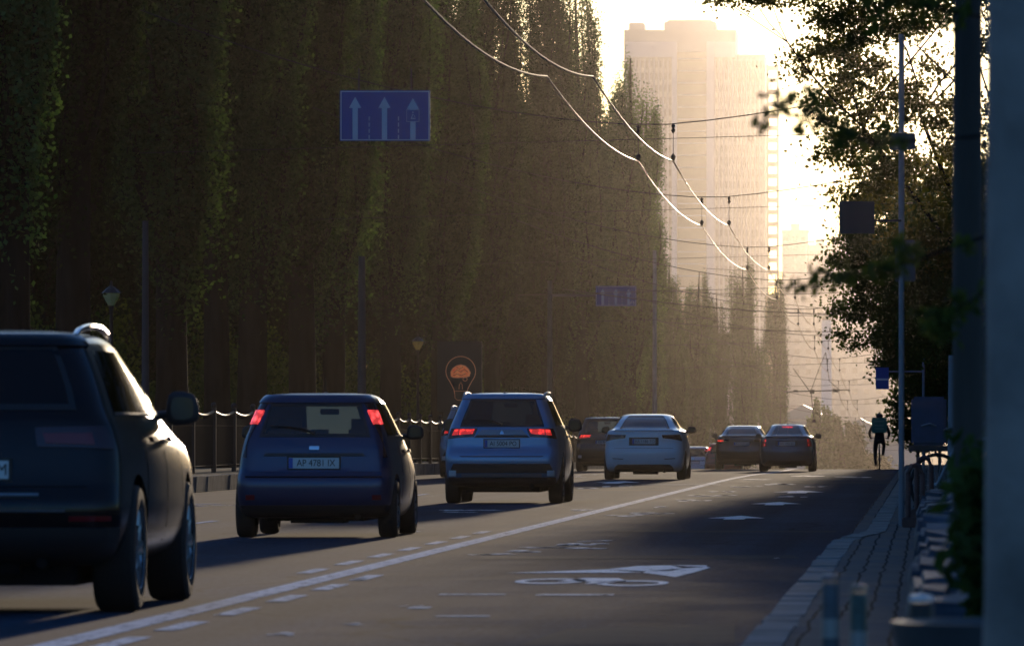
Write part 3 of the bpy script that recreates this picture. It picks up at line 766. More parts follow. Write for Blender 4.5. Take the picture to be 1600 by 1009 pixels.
SUV2 = dict(L=4.69, W=1.81, H=1.67, belt=1.12, bow=.05, wheel=(.355, .225), axles=(.95, 3.62), spokes=5,
    keys=[(.25, .28, 4.3, .74, .2), (.32, .10, 4.55, .85, .18), (.50, .02, 4.66, .895, .17), (.66, .0, 4.69, .905, .17), (.76, .03, 4.68, .903, .17), (.84, .10, 4.6, .897, .18), (.98, .12, 4.1, .886, .18), (1.06, .14, 3.7, .870, .18), (1.12, .17, 3.45, .852, .17),
          (1.18, .20, 3.3, .83, .16), (1.32, .30, 3.0, .775, .15), (1.46, .40, 2.7, .720, .15), (1.56, .47, 2.45, .675, .14), (1.62, .53, 2.3, .63, .14), (1.652, .68, 2.1, .55, .16), (1.67, 1.0, 1.9, .36, .2)],
    rwin=(1.17, 1.55, .98), swin=(1.18, 1.54), fwin=(1.16, 1.57), sidet=[(2.05, 2.32), (2.35, 2.63), (2.66, 2.93)], platez=.90,
    mirror=(2.88, 1.16), mw=.20, mh=.10, rails=(.62, 2.6, .60, 1.66), wiper=True, doors=(1.4, 2.35, 3.3), handles=(1.5, 2.45), antenna=(.9, .05),
    pieces=[("tail_light", M['lampdark'], [(.42, 1.0), (11.66, .97), (11.55, 1.125), (.37, 1.125)]),
            ("tail_lens", M['lampon'], [(.44, 1.045), (.645, 1.03), (.635, 1.11), (.41, 1.11)]),
            ("tail_lens", M['lampon'], [(.66, 1.03), (11.35, 1.02), (11.30, 1.10), (.65, 1.11)]),
            ("chrome_bar", M['steel'], [(-.38, 1.03), (.38, 1.03), (.30, 1.10), (-.30, 1.10)]),
            ("tailgate_handle", M['blackp'], [(-.42, .99), (.42, .99), (.38, 1.022), (-.38, 1.022)]),
            ("plate_recess", paint_silverblue, [(-.40, .80), (.40, .80), (.44, .98), (-.44, .98)]),
            ("tailgate_lower_edge", M['blackp'], [(-.60, .70), (.60, .70), (.64, .715), (-.64, .715)]),
            ("lower_bumper", M['blackp'], [(-.78, .46), (.78, .46), (.72, .60), (-.72, .60)]),
            ("skid_plate", M['steel'], [(-.60, .41), (.60, .41), (.60, .45), (-.60, .45)]),
            ("bumper_valance", M['blackp'], [(-.74, .26), (.74, .26), (.80, .395), (-.80, .395)]),
            ("fog_lamp", M['plate'], [(.68, .42), (.78, .42), (.78, .50), (.68, .50)]),
            ("three_diamond_badge", M['chrome'], [(-.035, 1.035), (.035, 1.035), (.002, 1.095), (-.002, 1.095)]),
            ("roof_spoiler", paint_silverblue, [(-.62, 1.565), (.62, 1.565), (.58, 1.63), (-.58, 1.63)])],
    single=("chrome_bar", "tailgate_handle", "plate_recess", "tailgate_lower_edge", "lower_bumper", "skid_plate", "bumper_valance", "three_diamond_badge", "roof_spoiler"),
    offs={"tail_lens": .018, "chrome_bar": .02, "skid_plate": .03, "plate_recess": .003, "fog_lamp": .02, "tailgate_lower_edge": .004, "three_diamond_badge": .026, "roof_spoiler": .018})
def sedan(paint, lamp, lens, W=1.86, L=4.85, H=1.475, deck=1.12, wheel=(.33, .215)):
    w = W/2; k = H/1.475; dk = deck
    return dict(L=L, W=W, H=H, belt=dk, bow=.09, plan=.06, wheel=wheel, axles=(1.02, 3.80), spokes=5,
    keys=[(.17, .30, L-.5, w-.10, .2), (.25, .08, L-.2, w-.04, .2), (.42, .01, L-.04, w-.012, .2), (.60, .0, L, w, .2), (.74, .04, L-.05, w-.004, .2), (.86, .06, L-.5, w-.012, .22), (dk-.13, .07, L-.9, w-.03, .24), (dk-.05, .09, L-1.15, w-.06, .25), (dk-.015, .14, L-1.25, w-.09, .24), (dk, .34, L-1.32, w-.125, .2),
          (dk+.03, .56, L-1.42, w-.16, .16), (dk+.12, .80, L-1.68, w-.23, .14), (dk+.22, 1.06, L-1.98, w-.29, .13), (H-.065, 1.32, L-2.25, w-.345, .13), (H-.03, 1.48, L-2.4, w-.40, .15), (H-.012, 1.65, L-2.5, w-.47, .16), (H, 1.9, L-2.7, w-.62, .15)],
    rwin=(dk+.025, H-.06, .98), swin=(dk+.02, H-.075), fwin=(dk+.03, H-.06), sidet=[(2.06, 2.36), (2.42, 2.92)], platez=.855,
    mirror=(L-1.95, dk-.02), mw=.18, mh=.075, doors=(1.3, 2.15, 3.1), handles=(1.4, 2.3),
    pieces=[("tail_light", lamp, [(.42, .93), (11.75, .86), (11.62, 1.01), (.40, 1.0)]),
            ("tail_lens", lens, [(.55, .94), (11.3, .92), (11.3, .98), (.55, .985)]),
            ("plate_recess", M['blackp'], [(-.33, .765), (.33, .765), (.33, .945), (-.33, .945)]),
            ("bumper_crease", M['blackp'], [(.46, .455), (11.1, .47), (11.1, .485), (.46, .47)]),
            ("lower_bumper", M['blackp'], [(-.66, .19), (.66, .19), (.58, .34), (-.58, .34)]),
            ("boot_seam", M['under'], [(-.66, .70), (.66, .70), (.66, .706), (-.66, .706)]),
            ("boot_lip", paint, [(-.66, dk-.045), (.66, dk-.045), (.62, dk-.015), (-.62, dk-.015)])],
    single=("plate_recess", "lower_bumper", "boot_seam", "boot_lip"), offs={"tail_lens": .018, "plate_recess": .004, "boot_seam": .002, "boot_lip": .03})

make_car("dark_suv", "black SUV with curved roof rails, cut off by the left edge, nearest vehicle", "car", SUV1, paint_dark, M['tint'], M['semi'], (-5.74, 41.9, 0), "AA 7358 MM")
make_car("blue_hatchback", "dark blue hatchback with tall red lights beside its see-through rear window", "car", HATCH, paint_blue, M['clear'], M['semi'], (-6.29, 72.0, 0), "AP 4781 IX")
make_car("blue_grey_suv", "steel blue SUV with roof rails and wide red lights, under the light bulb poster", "car", SUV2, paint_silverblue, M['semi'], M['semi'], (-6.40, 105.6, 0), "AI 5004 PO")
c, sh_ = make_car("white_sedan", "white saloon car with dark unlit tail lights, in the middle of the road", "car", sedan(paint_white, M['lampdark'], M['lampdark'], W=1.87), paint_white, M['semi'], M['semi'], (-6.36, 157.5, g(158)), "AA 1186 TO")
S = sedan(paint_black2, M['lampdark'], M['lampon'], W=1.84, H=1.46); S['pieces'][1] = ("tail_lens", M['lampon'], [(.60, .93), (.78, .93), (.78, .975), (.60, .975)])
make_car("black_sedan", "black saloon car farthest left of the two beside each other at the crest", "car", S, paint_black2, M['semi'], M['semi'], (-6.17, 233, g(235)), "AA 6207 KB")
S = sedan(paint_grey, M['lampred'], M['lampon'], W=1.74, L=4.57, H=1.45, deck=1.08)
S['pieces'][0] = ("tail_light", M['lampred'], [(.60, .76), (11.6, .76), (11.5, 1.0), (.62, 1.0)]); S['pieces'][1] = ("tail_lens", M['lampon'], [(.62, .91), (11.3, .91), (11.3, .98), (.63, .98)])
S['pieces'].append(("low_lens", M['lampon'], [(.68, .79), (11.2, .79), (11.2, .84), (.68, .84)])); S['antenna'] = (1.7, .12)
S['pieces'].append(("high_brake_light", M['lampon'], [(-.16, 1.345), (.16, 1.345), (.16, 1.37), (-.16, 1.37)])); S['single'] += ("high_brake_light",); S['offs']["low_lens"] = .018
make_car("grey_liftback", "grey saloon car with a lit high brake light, in the lane beside the solid line", "car", S, paint_grey, M['semi'], M['semi'], (-4.30, 214, g(216)), "AX 2904 EC")
S = dict(SUV2); S['pieces'] = [p for p in SUV2['pieces'] if p[0] not in ("three_diamond_badge", "chrome_bar", "skid_plate")]
S['pieces'] = [(a, paint_silver if m_ is paint_silverblue else m_, p) for a, m_, p in S['pieces']]
make_car("silver_suv", "silver blue SUV mostly hidden behind the steel blue SUV, in the left lane", "car", S, paint_silver, M['semi'], M['semi'], (-10.50, 163.5, 0), "KA 3318 AB")
S = dict(S); S['pieces'] = [(a, paint_brown if m_ is paint_silver else m_, p) for a, m_, p in S['pieces']]; S['rails'] = None
make_car("brown_suv", "dark brown SUV half hidden behind the white saloon car, in the left lane", "car", S, paint_brown, M['clear'], M['semi'], (-9.95, 216, g(218)), "KA 9051 EI")
S = dict(HATCH); S['pieces'] = [(a, paint_white if m_ is paint_blue else m_, p) for a, m_, p in HATCH['pieces']]
make_car("white_hatchback", "small white hatchback sinking behind the crest of the road, only its top showing", "car", S, paint_white, M['semi'], M['semi'], (-10.6, 318, g(319)), None)
S = dict(HATCH); S['pieces'] = [(a, paint_red if m_ is paint_blue else m_, p) for a, m_, p in HATCH['pieces']]
make_car("red_hatchback", "red hatchback far behind the crest of the road, just its roof showing", "car", S, paint_red, M['semi'], M['semi'], (-8.9, 306, g(307)), None)
# ------------------------------------------------------------------ trees
def npmesh(name, V, Fq, m, parent=None):
    me = bpy.data.meshes.new(name); n = len(V); k = len(Fq); w = Fq.shape[1]
    me.vertices.add(n); me.vertices.foreach_set("co", V.astype(np.float32).ravel())
    me.loops.add(k*w); me.loops.foreach_set("vertex_index", Fq.astype(np.int32).ravel())
    me.polygons.add(k); me.polygons.foreach_set("loop_start", np.arange(0, k*w, w, dtype=np.int32))
    me.polygons.foreach_set("loop_total", np.full(k, w, dtype=np.int32))
    me.update(calc_edges=True); me.materials.append(m)
    o = bpy.data.objects.new(name, me); col.objects.link(o); o.parent = parent
    return o
def leaves(name, C, rs, m, parent, rng, lmin, lmax, asp=.75, droop=0.0):
    "C: (n,3) leaf positions -> one small bent rhombus each (two triangles folded)"
    n = len(C)
    a = rng.normal(size=(n, 3)); a[:, 2] -= droop; a /= np.linalg.norm(a, axis=1)[:, None]
    b_ = rng.normal(size=(n, 3)); b_ = np.cross(a, b_); b_ /= np.linalg.norm(b_, axis=1)[:, None] + 1e-9
    s = rng.uniform(lmin, lmax, size=(n, 1)) * .5
    V = np.stack([C - a*s, C - b_*s*asp + a*s*.15, C + a*s*1.1, C + b_*s*asp + a*s*.15], 1).reshape(-1, 3)
    Fq = np.arange(4*n).reshape(n, 4)
    return npmesh(name, V, Fq, m, parent)
def poplar(seed, H=25, base=3.6, Rr=2.5, n=60000, lf=(.075, .14), nl=64, name="poplar_tree", tr=.42, label=None, group=None, gapy=.24, lm='poplar'):
    rng = np.random.default_rng(seed); rd = random.Random(seed)
    root = empty(name, (0, 0, 0), 0, label, "tree", group)
    b = MB(); pts = []; rad = []
    lx, ly = rd.uniform(-.4, .4), rd.uniform(-.4, .4)
    for i in range(14):
        u = i/13; pts.append((lx*u*u + .06*math.sin(7*u+seed), ly*u*u, u*H*.92 - .1)); rad.append(tr*(1-u)**.8 + .03 + (.16*tr/.42 if i == 0 else 0))
    b.tube(pts, rad, 12)
    limbs = []
    for i in range(nl):
        u = (i + rd.random())/nl; h0 = max(.4, base - 1.6 + (H*.80 - base)*u**1.15); az = rd.uniform(0, 2*math.pi)
        prof = Rr * (1 - .80*(h0/H)**1.6) * (.42 + .58*min(1, (h0-base+1.8)/5.0))
        rl = prof * rd.uniform(.45, 1.02); L = rd.uniform(3.0, 6.2) * (1 - .35*h0/H); L = min(L, H*1.0 - h0)
        tu = max(0, min(1, h0/(H*.92))); x0, y0 = lx*tu*tu, ly*tu*tu
        p = [(x0, y0, h0)]; q = 7
        for k in range(1, q+1):
            v = k/q; r_ = rl * (1 - math.exp(-3.2*v)) * (1 - .22*v*v); a2 = az + .25*math.sin(3*v + i)
            p.append((x0 + r_*math.cos(a2), y0 + r_*math.sin(a2), h0 + L*(v**1.25)))
        limbs.append(np.array(p))
        b.tube(p, [.085*(1-v/ (q+1))*(1.2 - h0/H) + .012 for v in range(q+1)], 5, cap=False)
    b.build("trunk", M['bark'], root, smooth=True, sharp=60)
    w = np.array([np.linalg.norm(np.diff(l, axis=0), axis=1).sum() for l in limbs]); w = w*rng.uniform(.5, 1.5, len(w)); w /= w.sum()
    idx = rng.choice(len(limbs), size=n, p=w); t = rng.uniform(.08, 1.08, n)**.85 * 7
    k = np.clip(t.astype(int), 0, 6); f = t - k
    Lm = np.stack(limbs); P0 = Lm[idx, k]; P1 = Lm[idx, k+1]; C = P0 + (P1-P0)*f[:, None]
    # twigs: leaves gather on short upright sprays
    sp = rng.integers(0, 26, n); off = np.random.default_rng(seed+5).normal(size=(len(limbs), 26, 3)) * np.array([gapy, gapy, .5])
    C = C + off[idx, sp]*(1.05 - .5*(t/7.6))[:, None] + rng.normal(size=(n, 3))*np.array([.09, .09, .24])
    leaves("crown", C, None, M[lm], root, rng, *lf)
    return root
def setz(o, x, y, rz=0, s=1.0, sz=1.0, dz=0.27):
    o.location = (x, y, g(y) + dz); o.rotation_euler = (0, 0, rz); o.scale = (s, s, s*sz)

PV = [poplar(11, tr=.36, Rr=2.0, n=84000, base=5.2, nl=70, lf=(.07, .13)), poplar(23, tr=.33, Rr=2.25, n=88000, base=5.6, nl=76, lf=(.07, .13)), poplar(37, tr=.28, H=27, Rr=1.85, n=80000, base=4.8, nl=66, lf=(.07, .13)), poplar(53, tr=.31, H=23, Rr=2.1, n=80000, base=6.0, lf=(.07, .13))]
used = set()
def place(src, *a, label, group):
    if src.name not in used: used.add(src.name); o = src
    else: o = copy_tree(src)
    o["label"] = label; o["group"] = group; setz(o, *a); return o
rt = random.Random(4)
ordn = ["first", "second", "third", "fourth", "fifth", "sixth", "seventh", "eighth", "ninth", "tenth", "eleventh", "twelfth", "thirteenth", "fourteenth", "fifteenth", "sixteenth", "seventeenth", "eighteenth"]
front = [(15, 121, 1.05), (118, 131.5, 1.0), (268, 147, 1.15), (340, 157.5, .95), (397, 165.5, .98), (470, 177, 1.05), (522, 187, 1.05), (610, 207, 1.0), (690, 229, 1.0), (770, 258, .95), (857, 293, 1.0), (910, 322, 1.05), (962, 358, .86)]
for i, (px, D, s) in enumerate(front):
    x = (px - VX)*D/F
    place(PV[i % 4], x, D, rt.uniform(0, 6), s, 1/s if s > 1.1 else 1.0, label="tall dark poplar behind the iron railing, %s trunk from the left" % ordn[i], group="poplars of the front row along the railing")
# right end of the row: crests seen against the tower
tail = [(984, 352, .92, "tall feathery poplar at the right end of the dense row, touching the tower's left edge"), (1000, 384, .84, "ragged poplar top standing just inside the tower's left edge"), (1012, 425, .62, "shorter slender poplar at the foot of the tower's left edge, left of the grey mast"), (1045, 470, .70, "shorter poplar just right of the grey mast, in front of the tower"),
        (1085, 525, .78, "poplar right of the grey mast with its top below the tower windows"), (1125, 575, .74, "low dense poplar between the grey mast and the two tall ragged poplars"),
        (1165, 630, .98, "hazy ragged poplar with forked top in front of the tower's foot"), (1212, 720, 1.03, "farthest right hazy poplar of the left row, beside the tower's right edge")]
for i, (px, D, s, lb) in enumerate(tail):
    o = place(PV[(i+1) % 4], (px - VX)*D/F, D, rt.uniform(0, 6), s, 1.0, label=lb, group="poplars at the far right end of the left row"); o.scale = (s*1.22, s*1.22, s*(1.13 if px > 1150 else 1.0))
for i in range(4):
    D = 392 + i*52
    place(PV[i % 4], -16.6 - rt.uniform(0, 2), D + rt.uniform(-6, 6), rt.uniform(0, 6), (.60 if D > 420 else .62), 1.0, label="hazy poplar in the thick of the left row before the tower", group="hazy poplars filling the left row")
# back rows of the boulevard, down to low skirts of foliage
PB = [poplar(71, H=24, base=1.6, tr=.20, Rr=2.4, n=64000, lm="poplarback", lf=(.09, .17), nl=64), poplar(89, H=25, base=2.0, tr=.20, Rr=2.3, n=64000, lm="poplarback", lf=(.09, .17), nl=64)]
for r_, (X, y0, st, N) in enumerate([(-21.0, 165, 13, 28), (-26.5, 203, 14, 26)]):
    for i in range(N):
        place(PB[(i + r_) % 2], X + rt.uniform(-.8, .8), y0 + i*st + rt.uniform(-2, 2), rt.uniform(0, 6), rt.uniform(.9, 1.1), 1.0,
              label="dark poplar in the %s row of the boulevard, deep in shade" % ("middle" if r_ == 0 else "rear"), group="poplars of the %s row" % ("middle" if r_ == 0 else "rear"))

# broadleaved trees over the pavement on the right
def broad(seed, H=12, trunk_h=3.2, R0=4.2, n=40000, lf=(.13, .24), clump=.55, name="broadleaf_tree", label=None, group=None, depth=4, tr=.22, m=None, flat=.9, lean=(0, 0)):
    rng = np.random.default_rng(seed); rd = random.Random(seed)
    root = empty(name, (0, 0, 0), 0, label, "tree", group)
    b = MB(); tips = []
    def rec(p, d, L, r_, k):
        q = p; pts = [q]; rads = [r_]
        for j in range(3):
            d = (d + Vector((rd.gauss(0, .12), rd.gauss(0, .12), rd.gauss(.02, .08)))).normalized(); q = q + d*L/3; pts.append(q); rads.append(r_*(1 - .12*(j+1)))
        b.tube(pts, rads, 8 if k > 2 else 5, cap=False)
        if k <= 1: tips.append(q); tips.append(pts[2])
        if k == 0: return
        for j in range(3 if k > 1 else 2):
            a = rd.uniform(0, 2*math.pi); sp = rd.uniform(.45, .95)
            e = Vector((math.cos(a), math.sin(a), 0)); nd = (d*(1-sp*.45) + e*sp + Vector((0, 0, .12))).normalized()
            rec(q, nd, L*rd.uniform(.68, .86), r_*.46, k-1)
    rec(Vector((0, 0, -.1)), Vector((lean[0], lean[1], 1)).normalized(), trunk_h, tr, depth)
    b.build("trunk", M['bark'], root, smooth=True, sharp=60)
    T = np.array([tuple(t) for t in tips])
    cen = T.mean(0); cen[2] = max(cen[2], H*.55)
    # squash to the crown ellipsoid
    T = T[T[:, 2] > trunk_h*.8]
    m_ = 620; U = rng.normal(size=(m_, 3)); U /= np.linalg.norm(U, axis=1)[:, None]; U = U * rng.uniform(.45, 1.0, (m_, 1))**.6
    E = U * np.array([R0, R0, (H - trunk_h*.75)/2]) + np.array([lean[0]*H*.4, lean[1]*H*.4, (H + trunk_h*.75)/2])
    T = np.concatenate([T, E]); wts = rng.uniform(.2, 1.6, len(T)); wts /= wts.sum()
    idx = rng.choice(len(T), size=n, p=wts)
    C = T[idx] + rng.normal(size=(n, 3))*np.array([clump, clump, clump*.55])*rng.uniform(.4, 1.25, (n, 1))
    leaves("crown", C, None, m or M['broad'], root, rng, *lf, asp=.8, droop=.3)
    return root
def putb(o, x, y, rz=0, s=1, label=None): o.location = (x, y, g(y) + .15); o.rotation_euler = (0, 0, rz); o.scale = (s,)*3
BT = [broad(5, H=7.8, trunk_h=2.3, R0=3.5, n=110000, clump=.24, lf=(.06, .115), tr=.11), broad(9, H=13, trunk_h=3.6, R0=3.3, n=125000, clump=.21, lf=(.045, .09), tr=.09, m=M['lace'])]
BT[0]["label"] = "dense green tree leaning out over the right lane, behind the thin sign post"; putb(BT[0], .95, 172, .6)
BT[1]["label"] = "tall lacy tree over the pavement with bright sky showing through its crown"; putb(BT[1], 1.15, 112, 1.1, 1.0)
for o in BT: o["group"] = "street trees on the right pavement"
more = [(0, 2.1, 142, 2.2, .85, "dark tree behind the concrete pole, second along the right pavement"), (0, 2.0, 198, 3.6, 1.0, "dark tree deeper along the right pavement, behind the dense green one"),
        (0, 1.6, 228, .2, .95, "shaded tree over the right pavement near the crest"), (0, 1.8, 262, 4.4, .9, "shaded tree just beyond the crest on the right"), (1, 3.4, 88, 3.3, .8, "dark tree at the right edge above the concrete pole"),
        (0, 2.2, 300, 1.4, .85, "hazy tree far down the right side behind the cyclist"), (0, 2.4, 350, 2.0, .85, "faint tree farthest down the right side")]
for k, x, y, rz, s, lb in more:
    o = copy_tree(BT[k]); putb(o, x, y, rz, s); o["label"] = lb
# sunlit shrub with sparse twigs beyond the crest on the right
o = broad(31, H=3.9, trunk_h=.7, R0=1.3, n=5000, lf=(.10, .20), clump=.22, name="shrub", label="sparse twiggy shrub glowing in backlight right of the cyclist", tr=.05, depth=3); o["category"] = "shrub"; o.location = (-.2, 262, g(262) + .1)
# near overhanging branches, out of focus, of a tree whose trunk stands outside the frame on the right
def near_tree():
    root = empty("overhanging_tree", (.84, 24, .15), 0, "out of focus tree reaching thin blurred branches in from the right edge", "tree")
    b = MB(); rng = np.random.default_rng(3); C = []
    b.tube([(0, 0, 0), (.03, .1, 2), (-.05, 0, 3.6), (.05, .2, 6)], [.16, .13, .11, .08], 10)
    rd = random.Random(8)
    limbs = [[(0, 0, 3.0), (-.7, -1, 3.3), (-1.5, -1.5, 3.2), (-2.2, -2, 3.15), (-2.75, -2, 3.35), (-2.95, -2, 3.42)], [(0, 0, 2.6), (-.6, 1, 2.9), (-1.4, 1, 2.7), (-2.0, 1.5, 2.55), (-2.45, 2, 2.5), (-2.65, 2, 2.42)],
             [(0, 0, 3.3), (-.8, 1, 3.9), (-1.6, 1, 4.0), (-2.2, 1, 4.1)], [(0, 0, 2.3), (-.6, -1, 2.6), (-1.1, -1, 2.5), (-1.7, -1.5, 2.2)], [(0, 0, 3.4), (-.4, 0, 4.0), (-.9, 0, 4.3), (-1.4, .4, 4.6)]]
    for l in limbs:
        b.tube(l, [.009*(1 - i/len(l)) + .004 for i in range(len(l))], 6, cap=False)
        L = np.array(l, float)
        for k in range(9):
            t = rd.uniform(.45, 1.0)*(len(l)-1); i = min(int(t), len(l)-2); p = L[i] + (L[i+1]-L[i])*(t-i)
            q = p + np.array([rd.uniform(-.30, .05), rd.uniform(-.3, .3), rd.uniform(-.22, .16)])
            b.tube([tuple(p), tuple((p+q)/2 + np.array([0, 0, .02])), tuple(q)], [.008, .006, .003], 4, cap=False)
            for _ in range(30): u = rd.random(); C.append(p + (q-p)*u + rng.normal(size=3)*np.array([.045, .08, .035]))
    b.build("trunk", M['bark'], root, smooth=True)
    leaves("crown", np.array(C), None, M['nearleaf'], root, rng, .04, .09)
    root.scale = (.465, .465, .60)
near_tree()

# distant vegetation in the valley
far = poplar(97, H=22, base=1.5, Rr=3.0, n=26000, lf=(.25, .45), nl=50); far["label"] = "pale hazy poplar in front of the white obelisk"; far["category"] = "tree"; setz(far, (1283-VX)*760/F, 760, .4, .78, 1.0, -.5)
o = copy_tree(far, label="pale rounded hazy tree between the obelisk and the cyclist"); o.scale = (1.5, 1.5, .72); o.location = ((1318-VX)*800/F, 800, g(800))
o = copy_tree(far, label="pale low hazy tree just left of the cyclist"); o.scale = (2.2, 2.0, .62); o.location = ((1350-VX)*880/F, 880, g(880))
def wood(name, pts, label, n, lf, m=None):
    rng = np.random.default_rng(17); P = []
    for (x, y, r_, h) in pts:
        U = rng.normal(size=(n, 3)); U /= np.linalg.norm(U, axis=1)[:, None]; U[:, 2] = np.abs(U[:, 2])
        P.append(np.array([x, y, g(y) - 1]) + U*np.array([r_, r_, h])*rng.uniform(.75, 1.05, (n, 1)))
    o = leaves(name, np.concatenate(P), None, m or M['broad'], None, rng, *lf); return tag(o, label, "wood", kind='stuff')
rw_ = random.Random(6)
wood("distant_wood", [(rw_.uniform(-190, 60), rw_.uniform(1150, 1750), rw_.uniform(8, 14), rw_.uniform(9, 17)) for _ in range(70)], "hazy treetops filling the valley beyond the crest", 1500, (.9, 1.7))
# shaded understorey behind the trunks
wood("boulevard_shrubs", [(rw_.uniform(-19.4, -18.4), 146 + i*6.2 + rw_.uniform(-2, 2), rw_.uniform(1.0, 1.5), rw_.uniform(3.2, 5.4)) for i in range(46)], "green saplings and low foliage seen between the poplar trunks", 3600, (.08, .15), M['understorey'])
# ------------------------------------------------------------------ buildings
M['plaster'] = mat("grey_plaster", (.20, .19, .18), .85, noise=.2, nscale=.5)
M['plasterb'] = mat("ochre_plaster", (.26, .22, .16), .85, noise=.2, nscale=.5)
M['towerw'] = mat("tower_concrete", (.50, .46, .44), .8, noise=.08, nscale=.1)
M['towert'] = mat("tower_tan_panels", (.46, .35, .23), .8, noise=.08, nscale=.1)
M['towerp'] = mat("tower_pale_pilaster", (.68, .66, .70), .8)
M['towerwin'] = mat("tower_window", (.33, .30, .28), .5)
def house(x0, x1, y0, y1, h, m, label, cat="building", face=None, wn=(0, 0)):
    zb = min(g(y0), g(y1)) - .5; t = empty("building", ((x0+x1)/2, y0, zb), 0, label, cat)
    ox, oy = (x0+x1)/2, y0
    b = MB(); b.box(x0-ox, x1-ox, 0, y1-oy, 0, h+.5); b.build("wall", m, t)
    b = MB(); b.box(x0-ox-.35, x1-ox+.35, -.35, y1-oy+.35, h+.503, h+.95); b.box(x0-ox+1, x1-ox-1, 1.2, y1-oy-1.2, h+.953, h+1.6); b.build("roof", M['plaster'], t)
    n = 0
    if face is not None:
        xf = (x0 if face == 'L' else x1) - ox; sg = -1 if face == 'L' else 1
        ny, nz = wn
        for i in range(ny):
            for k in range(nz):
                yc = (i+.5)*(y1-y0)/ny; zc = 2.2 + k*(h-1.5)/nz
                b = MB(); b.box(min(xf+sg*.003, xf+sg*.03), max(xf+sg*.003, xf+sg*.03), yc-.6, yc+.6, zc, zc+1.6); w = b.build("window", M['win'], t)
                b = MB(); b.box(min(xf+sg*.01, xf+sg*.12), max(xf+sg*.01, xf+sg*.12), yc-.75, yc+.75, zc-.14, zc-.003); b.build("sill", M['plaster'], w)
    # gable end toward the camera
    for i in range(3):
        for k in range(wn[1]):
            xc = (x0-ox) + (i+.5)*(x1-x0)/3; zc = 2.2 + k*(h-1.5)/max(1, wn[1])
            b = MB(); b.box(xc-.55, xc+.55, -.05, -.003, zc, zc+1.6); b.build("window", M['win'], t)
    return t
house(4.2, 18, 62, 118, 17, M['plaster'], "grey building hidden behind the right hand street trees, nearest of its row", face='L', wn=(9, 4))
house(4.0, 18, 124, 215, 20, M['plasterb'], "ochre building behind the dark right hand trees", face='L', wn=(12, 5))
house(4.2, 18, 222, 330, 18, M['plaster'], "grey building on the right beyond the crest, in shade", face='L', wn=(12, 4))
house(4.4, 18, 345, 520, 22, M['plasterb'], "hazy ochre building farthest down the right side", face='L', wn=(10, 5))
house(-64, -48, 150, 330, 19, M['plaster'], "dark long building across the boulevard, behind the nearest poplars", face='R', wn=(14, 4))
house(-64, -48, 340, 560, 21, M['plasterb'], "dark ochre building across the boulevard, farther of the two", face='R', wn=(14, 4))
house(-64, -47, 570, 900, 19, M['plaster'], "hazy grey building across the boulevard at the far end", face='R', wn=(10, 4))

# tower block at 1830 m
TD = 1830.0; ts_ = TD/F
def tx(px): return (px - VX)*ts_
def tz(py): return HC + (VY - py)*ts_
def tower():
    zb = g(TD) - 2
    t = empty("tower_block", (tx(1090), TD, zb), 0, "tall pale apartment tower with a tan middle strip and stepped roof, glowing in haze", "building")
    X = lambda p: tx(p) - tx(1090)
    Z = lambda p: tz(p) - zb
    b = MB(); b.box(X(975), X(1150), 0, 26, 0, Z(47)); b.box(X(1150)+.003, X(1195), 0.5, 24, 0, Z(85)); b.build("wall", M['towerw'], t)
    b = MB(); b.box(X(982), X(1006), 2, 14, Z(47)+.003, Z(35)); b.box(X(1037), X(1118), 3, 20, Z(47)+.003, Z(33)); b.box(X(1042), X(1112), 4, 19, Z(33)+.003, Z(30)); b.build("roof", M['towerw'], t, bevel=.2)
    b = MB(); b.box(X(1058), X(1104), -.9, -.003, 0, Z(82)); mid = b.build("tan_strip", M['towert'], t)
    for a, c in ((1050, 1058), (1104, 1116)):
        b = MB(); b.box(X(a)+.003, X(c)-.003, -1.5, -.003, 0, Z(66)); b.build("pilaster", M['towerp'], t)
    b = MB(); b.box(X(978), X(1050)-.003, -.5, -.003, Z(90), Z(66)); b.build("top_band", M['towerp'], t)
    b = MB(); b.box(X(1116)+.003, X(1150), -.5, -.003, Z(90), Z(66)); b.build("top_band", M['towerp'], t)
    fl = 3.13; nfl = int((Z(92))/fl)
    lb = MB()
    for k in range(nfl): lb.box(X(1058)+.2, X(1104)-.2, -1.05, -.903, Z(92)-k*fl-.22, Z(92)-k*fl)
    lb.build("floor_bands", M['towerp'], t)
    cols = [980+7.2*i for i in range(10) if 980+7.2*i+4 < 1050] + [1118+7.0*i for i in range(11)]
    n = 0; rest = MB()
    for k in range(nfl):
        for i, c in enumerate(cols):
            w = 3.4 + 1.0*((i*7+k*3) % 3 == 0); z1 = Z(92)-k*fl-.55; z0 = z1 - 1.75 - .35*((i+k*5) % 4 == 0)
            if n < 96:
                b = MB(); b.box(X(c), X(c+w), -.06, -.003, z0, z1); b.build("window", M['towerwin'], t); n += 1
            else: rest.box(X(c), X(c+w), -.06, -.003, z0, z1)
    r_ = rest.build("windows", M['towerwin'], t); r_["kind"] = "stuff"
    mu = MB()
    for c in cols: mu.box(X(c)-.26, X(c)-.05, -.35, -.003, 0, Z(92))
    mu.build("mullions", M['towerp'], t)
    # open loggia tower on the right: frame with sky showing between the floors
    fr = MB(); xa, xb = X(1197), X(1216)
    fr.box(xa, xa+.5, 6, 9, 0, Z(99)); fr.box(xb-.55, xb, 6, 9, 0, Z(99)); fr.box(X(1195)+.003, xb, 8.2, 9.4, 0, Z(99)-60)
    for k in range(int(Z(99)/fl)):
        z = Z(101) - k*fl; fr.box(xa+.503, xb-.553, 6, 9, z-1.15, z-.02)
    fr.build("loggia_frame", M['towert'], t)
tower()
